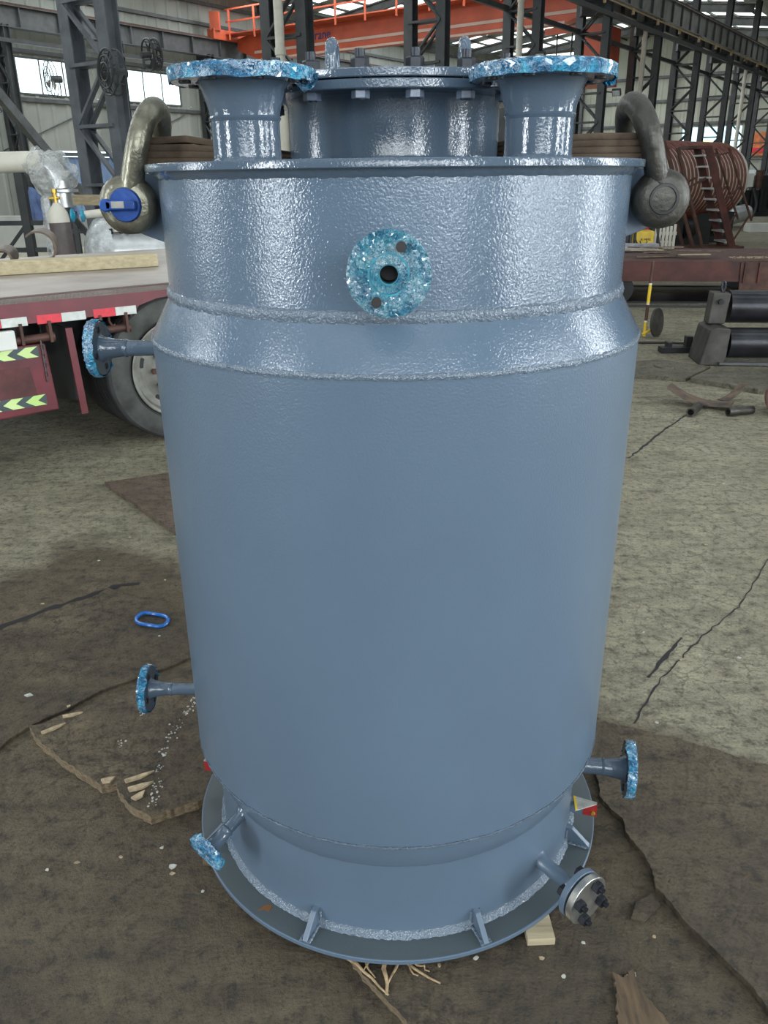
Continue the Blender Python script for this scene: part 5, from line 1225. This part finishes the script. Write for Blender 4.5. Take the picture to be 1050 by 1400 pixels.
# rolling stairs
st = thing('rolling_stairs', 'red-brown rolling access stairs with casters in front of the coil tank', 'stairs', (6.6, 17.8, 0))
YS = 17.6
def sp(x_, y_, z): return Vector((x_, YS + y_ + (x_ - 6.5) * .12, z))
for y0 in (0, .62):
    MB().bar(sp(7.38, y0, .18), sp(6.56, y0, 2.12), .05, .14, up=(1, 0, 0)).build('stringer', 'rustr', st, 0)
for k in range(9):
    t = (k + .6) / 9.3; MB().box(sp(7.38 - .82 * t - .02, .31, .18 + 1.94 * t), (.2, .60, .035)).build('tread', 'silver', st, 0)
for y0 in (-.03, .65):
    MB().bar(sp(7.70, y0, .72), sp(6.98, y0, 2.12), .035).build('handrail', 'rust', st, 0)
    q = MB()
    for t in (.05, .45, .9): q.bar(sp(7.38 - .82 * t, y0, .2 + 1.94 * t), sp(7.68 - .74 * t, y0, .76 + 1.40 * t), .03)
    q.build('rail_post', 'rust', st, 0)
b = MB(); b.box(sp(6.38, .31, 2.12), (.45, .66, .05)); b.build('platform', 'rustr', st, 0)
b = MB()
for y0 in (0, .62): b.bar(sp(5.45, y0, .17), sp(7.6, y0, .17), .07, .09)
for x_ in (5.45, 6.4, 7.6): b.bar(sp(x_, 0, .17), sp(x_, .62, .17), .07, .09)
b.build('base_frame', 'rust', st, 0)
for y0 in (0, .62):
    q = MB(); q.bar(sp(5.50, y0, .2), sp(6.05, y0, 1.25), .05); q.bar(sp(5.78, y0, .2), sp(6.18, y0, 1.05), .04)
    q.bar(sp(5.62, y0, 2.25), sp(6.52, y0, .2), .055); q.bar(sp(5.92, y0, 2.12), sp(6.72, y0, .2), .055); q.bar(sp(6.1, y0, 1.15), sp(6.35, y0, 1.15), .05); q.bar(sp(6.1, y0, 1.3), sp(6.6, y0, 1.55), .04)
    q.build('support_leg', 'rust', st, 0)
for x_, y0 in ((5.5, 0), (5.5, .62), (7.55, 0), (7.55, .62)):
    c = MB().cyl(sp(x_, y0 - .02, .075), sp(x_, y0 + .03, .075), .072, seg=20).build('caster', 'blk', st)
    MB().box(sp(x_, y0, .13), (.06, .09, .06)).build('fork', 'steeld', c, 0)
# far machinery on the right
fm = thing('black_machine', 'black diesel machine with pipes standing far right beyond the stairs', 'machine', (12, 28, 0))
b = MB(); b.box((11.9, 28.6, .75), (1.7, 1.0, .8)); b.box((12.7, 28.6, 1.0), (.7, .9, 1.2)); b.box((11.2, 28.5, .35), (.8, .8, .5)); b.jitter(.05, 2)
for k in range(6): b.cyl((11.2 + .3 * k, 28.05, .5 + .1 * (k % 2)), (11.2 + .3 * k, 28.05, 1.25), .07, seg=10)
b.build('engine', 'blk', fm, 0)
b = MB()
for k in range(3): b.tube([(11.1 + .5 * k + .1 * math.sin(t * 4), 27.9, .3 + .9 * t) for t in [q / 8 for q in range(9)]], .05, 8)
b.build('pipework', 'steeld', fm); MB().box((11.7, 28, 1.45), (.55, .3, .4)).build('panel', 'white', fm, 0); MB().cyl((12.2, 28, 1.2), (12.2, 28, 1.75), .12, seg=12).build('exhaust', 'rust', fm)
sv = MB(); sv.along((10.75, 26.5, .42), (.85, .4, .12), [(0, 0), (.2, .02), (.26, .1), (.26, .7), (.2, .85), (0, .9)], 24)
tag(sv.build('silver_drum', 'silver'), 'silver drum lying beyond the foot of the rolling stairs', 'drum')
tag(MB().box((12.3, 26.0, .12), (2.2, .5, .24)).build('white_bundle', 'white', None, 0), 'low white bundle on the floor before the black machine', 'bundle')
bd = thing('orange_board', 'orange and red notice board on the end wall far right', 'board', hp(15.8, 74.6, 4.2))
Xe = Matrix.Translation(hp(16.2, 74.6, 3.9)) @ X
MB().box((0, 0, 0), (3.2, .1, 1.7), Xe).build('panel', 'orangey', bd, 0)
MB().box((0, -.06, -.45), (3.0, .04, .35), Xe).build('lower_band', 'tapered', bd, 0)
wb = MB(); wb.box((0, 0, 0), (3.4, .8, 2.0), Matrix.Translation(hp(16.4, 73.5, 1.0)) @ X)
tag(wb.build('grey_container', 'lampface', None, 0), 'pale grey cabin box against the end wall far right', 'container')
# second doorway light at far right edge: a bright window in the end wall
f = MB(); f.box((0, 0, 0), (1.7, .06, 2.3), Matrix.Translation(hp(15.6, 74.85, 5.0 + 1.6)) @ X)
# outside the doorway
f.b.free()
for (n, s_, r_, m, lab) in ((19.2, 92, 1.7, 'leaf', 'sunlit green tree outside the end doorway, nearer its right side'), (25.6, 95, 2.3, 'leaf', 'sunlit green tree outside the end doorway, nearer its left side')):
    t = thing('tree', lab, 'tree', hp(n, s_, 0), 'trees outside the end doorway')
    q = MB(); blob(q, hp(n, s_, 2.8), (r_, r_, r_ * .9), .45, .9, n, 4); q.build('crown', m, t, 0); MB().cyl(hp(n, s_, 0), hp(n, s_, 2.5), .2, seg=10).build('trunk', 'rust', t)
bw = thing('factory_building', 'pale blue factory building outside the end doorway', 'building', hp(24, 125, 0))
MB().box((0, 0, 0), (60, 10, 9), Matrix.Translation(hp(24, 130, 4.5)) @ X).build('wall', 'skylight_bld', bw, 0)
MB().box((0, 0, 0), (60, .2, 2.0), Matrix.Translation(hp(24, 124.8, 4.2)) @ X).build('pink_band', 'pinkb', bw, 0)
g2 = MB(); g2.quad(hp(80, 75.2, -.02), hp(80, 160, -.02), hp(-60, 160, -.02), hp(-60, 75.2, -.02)); struct(g2.build('ground_outside', 'white', None, 0))
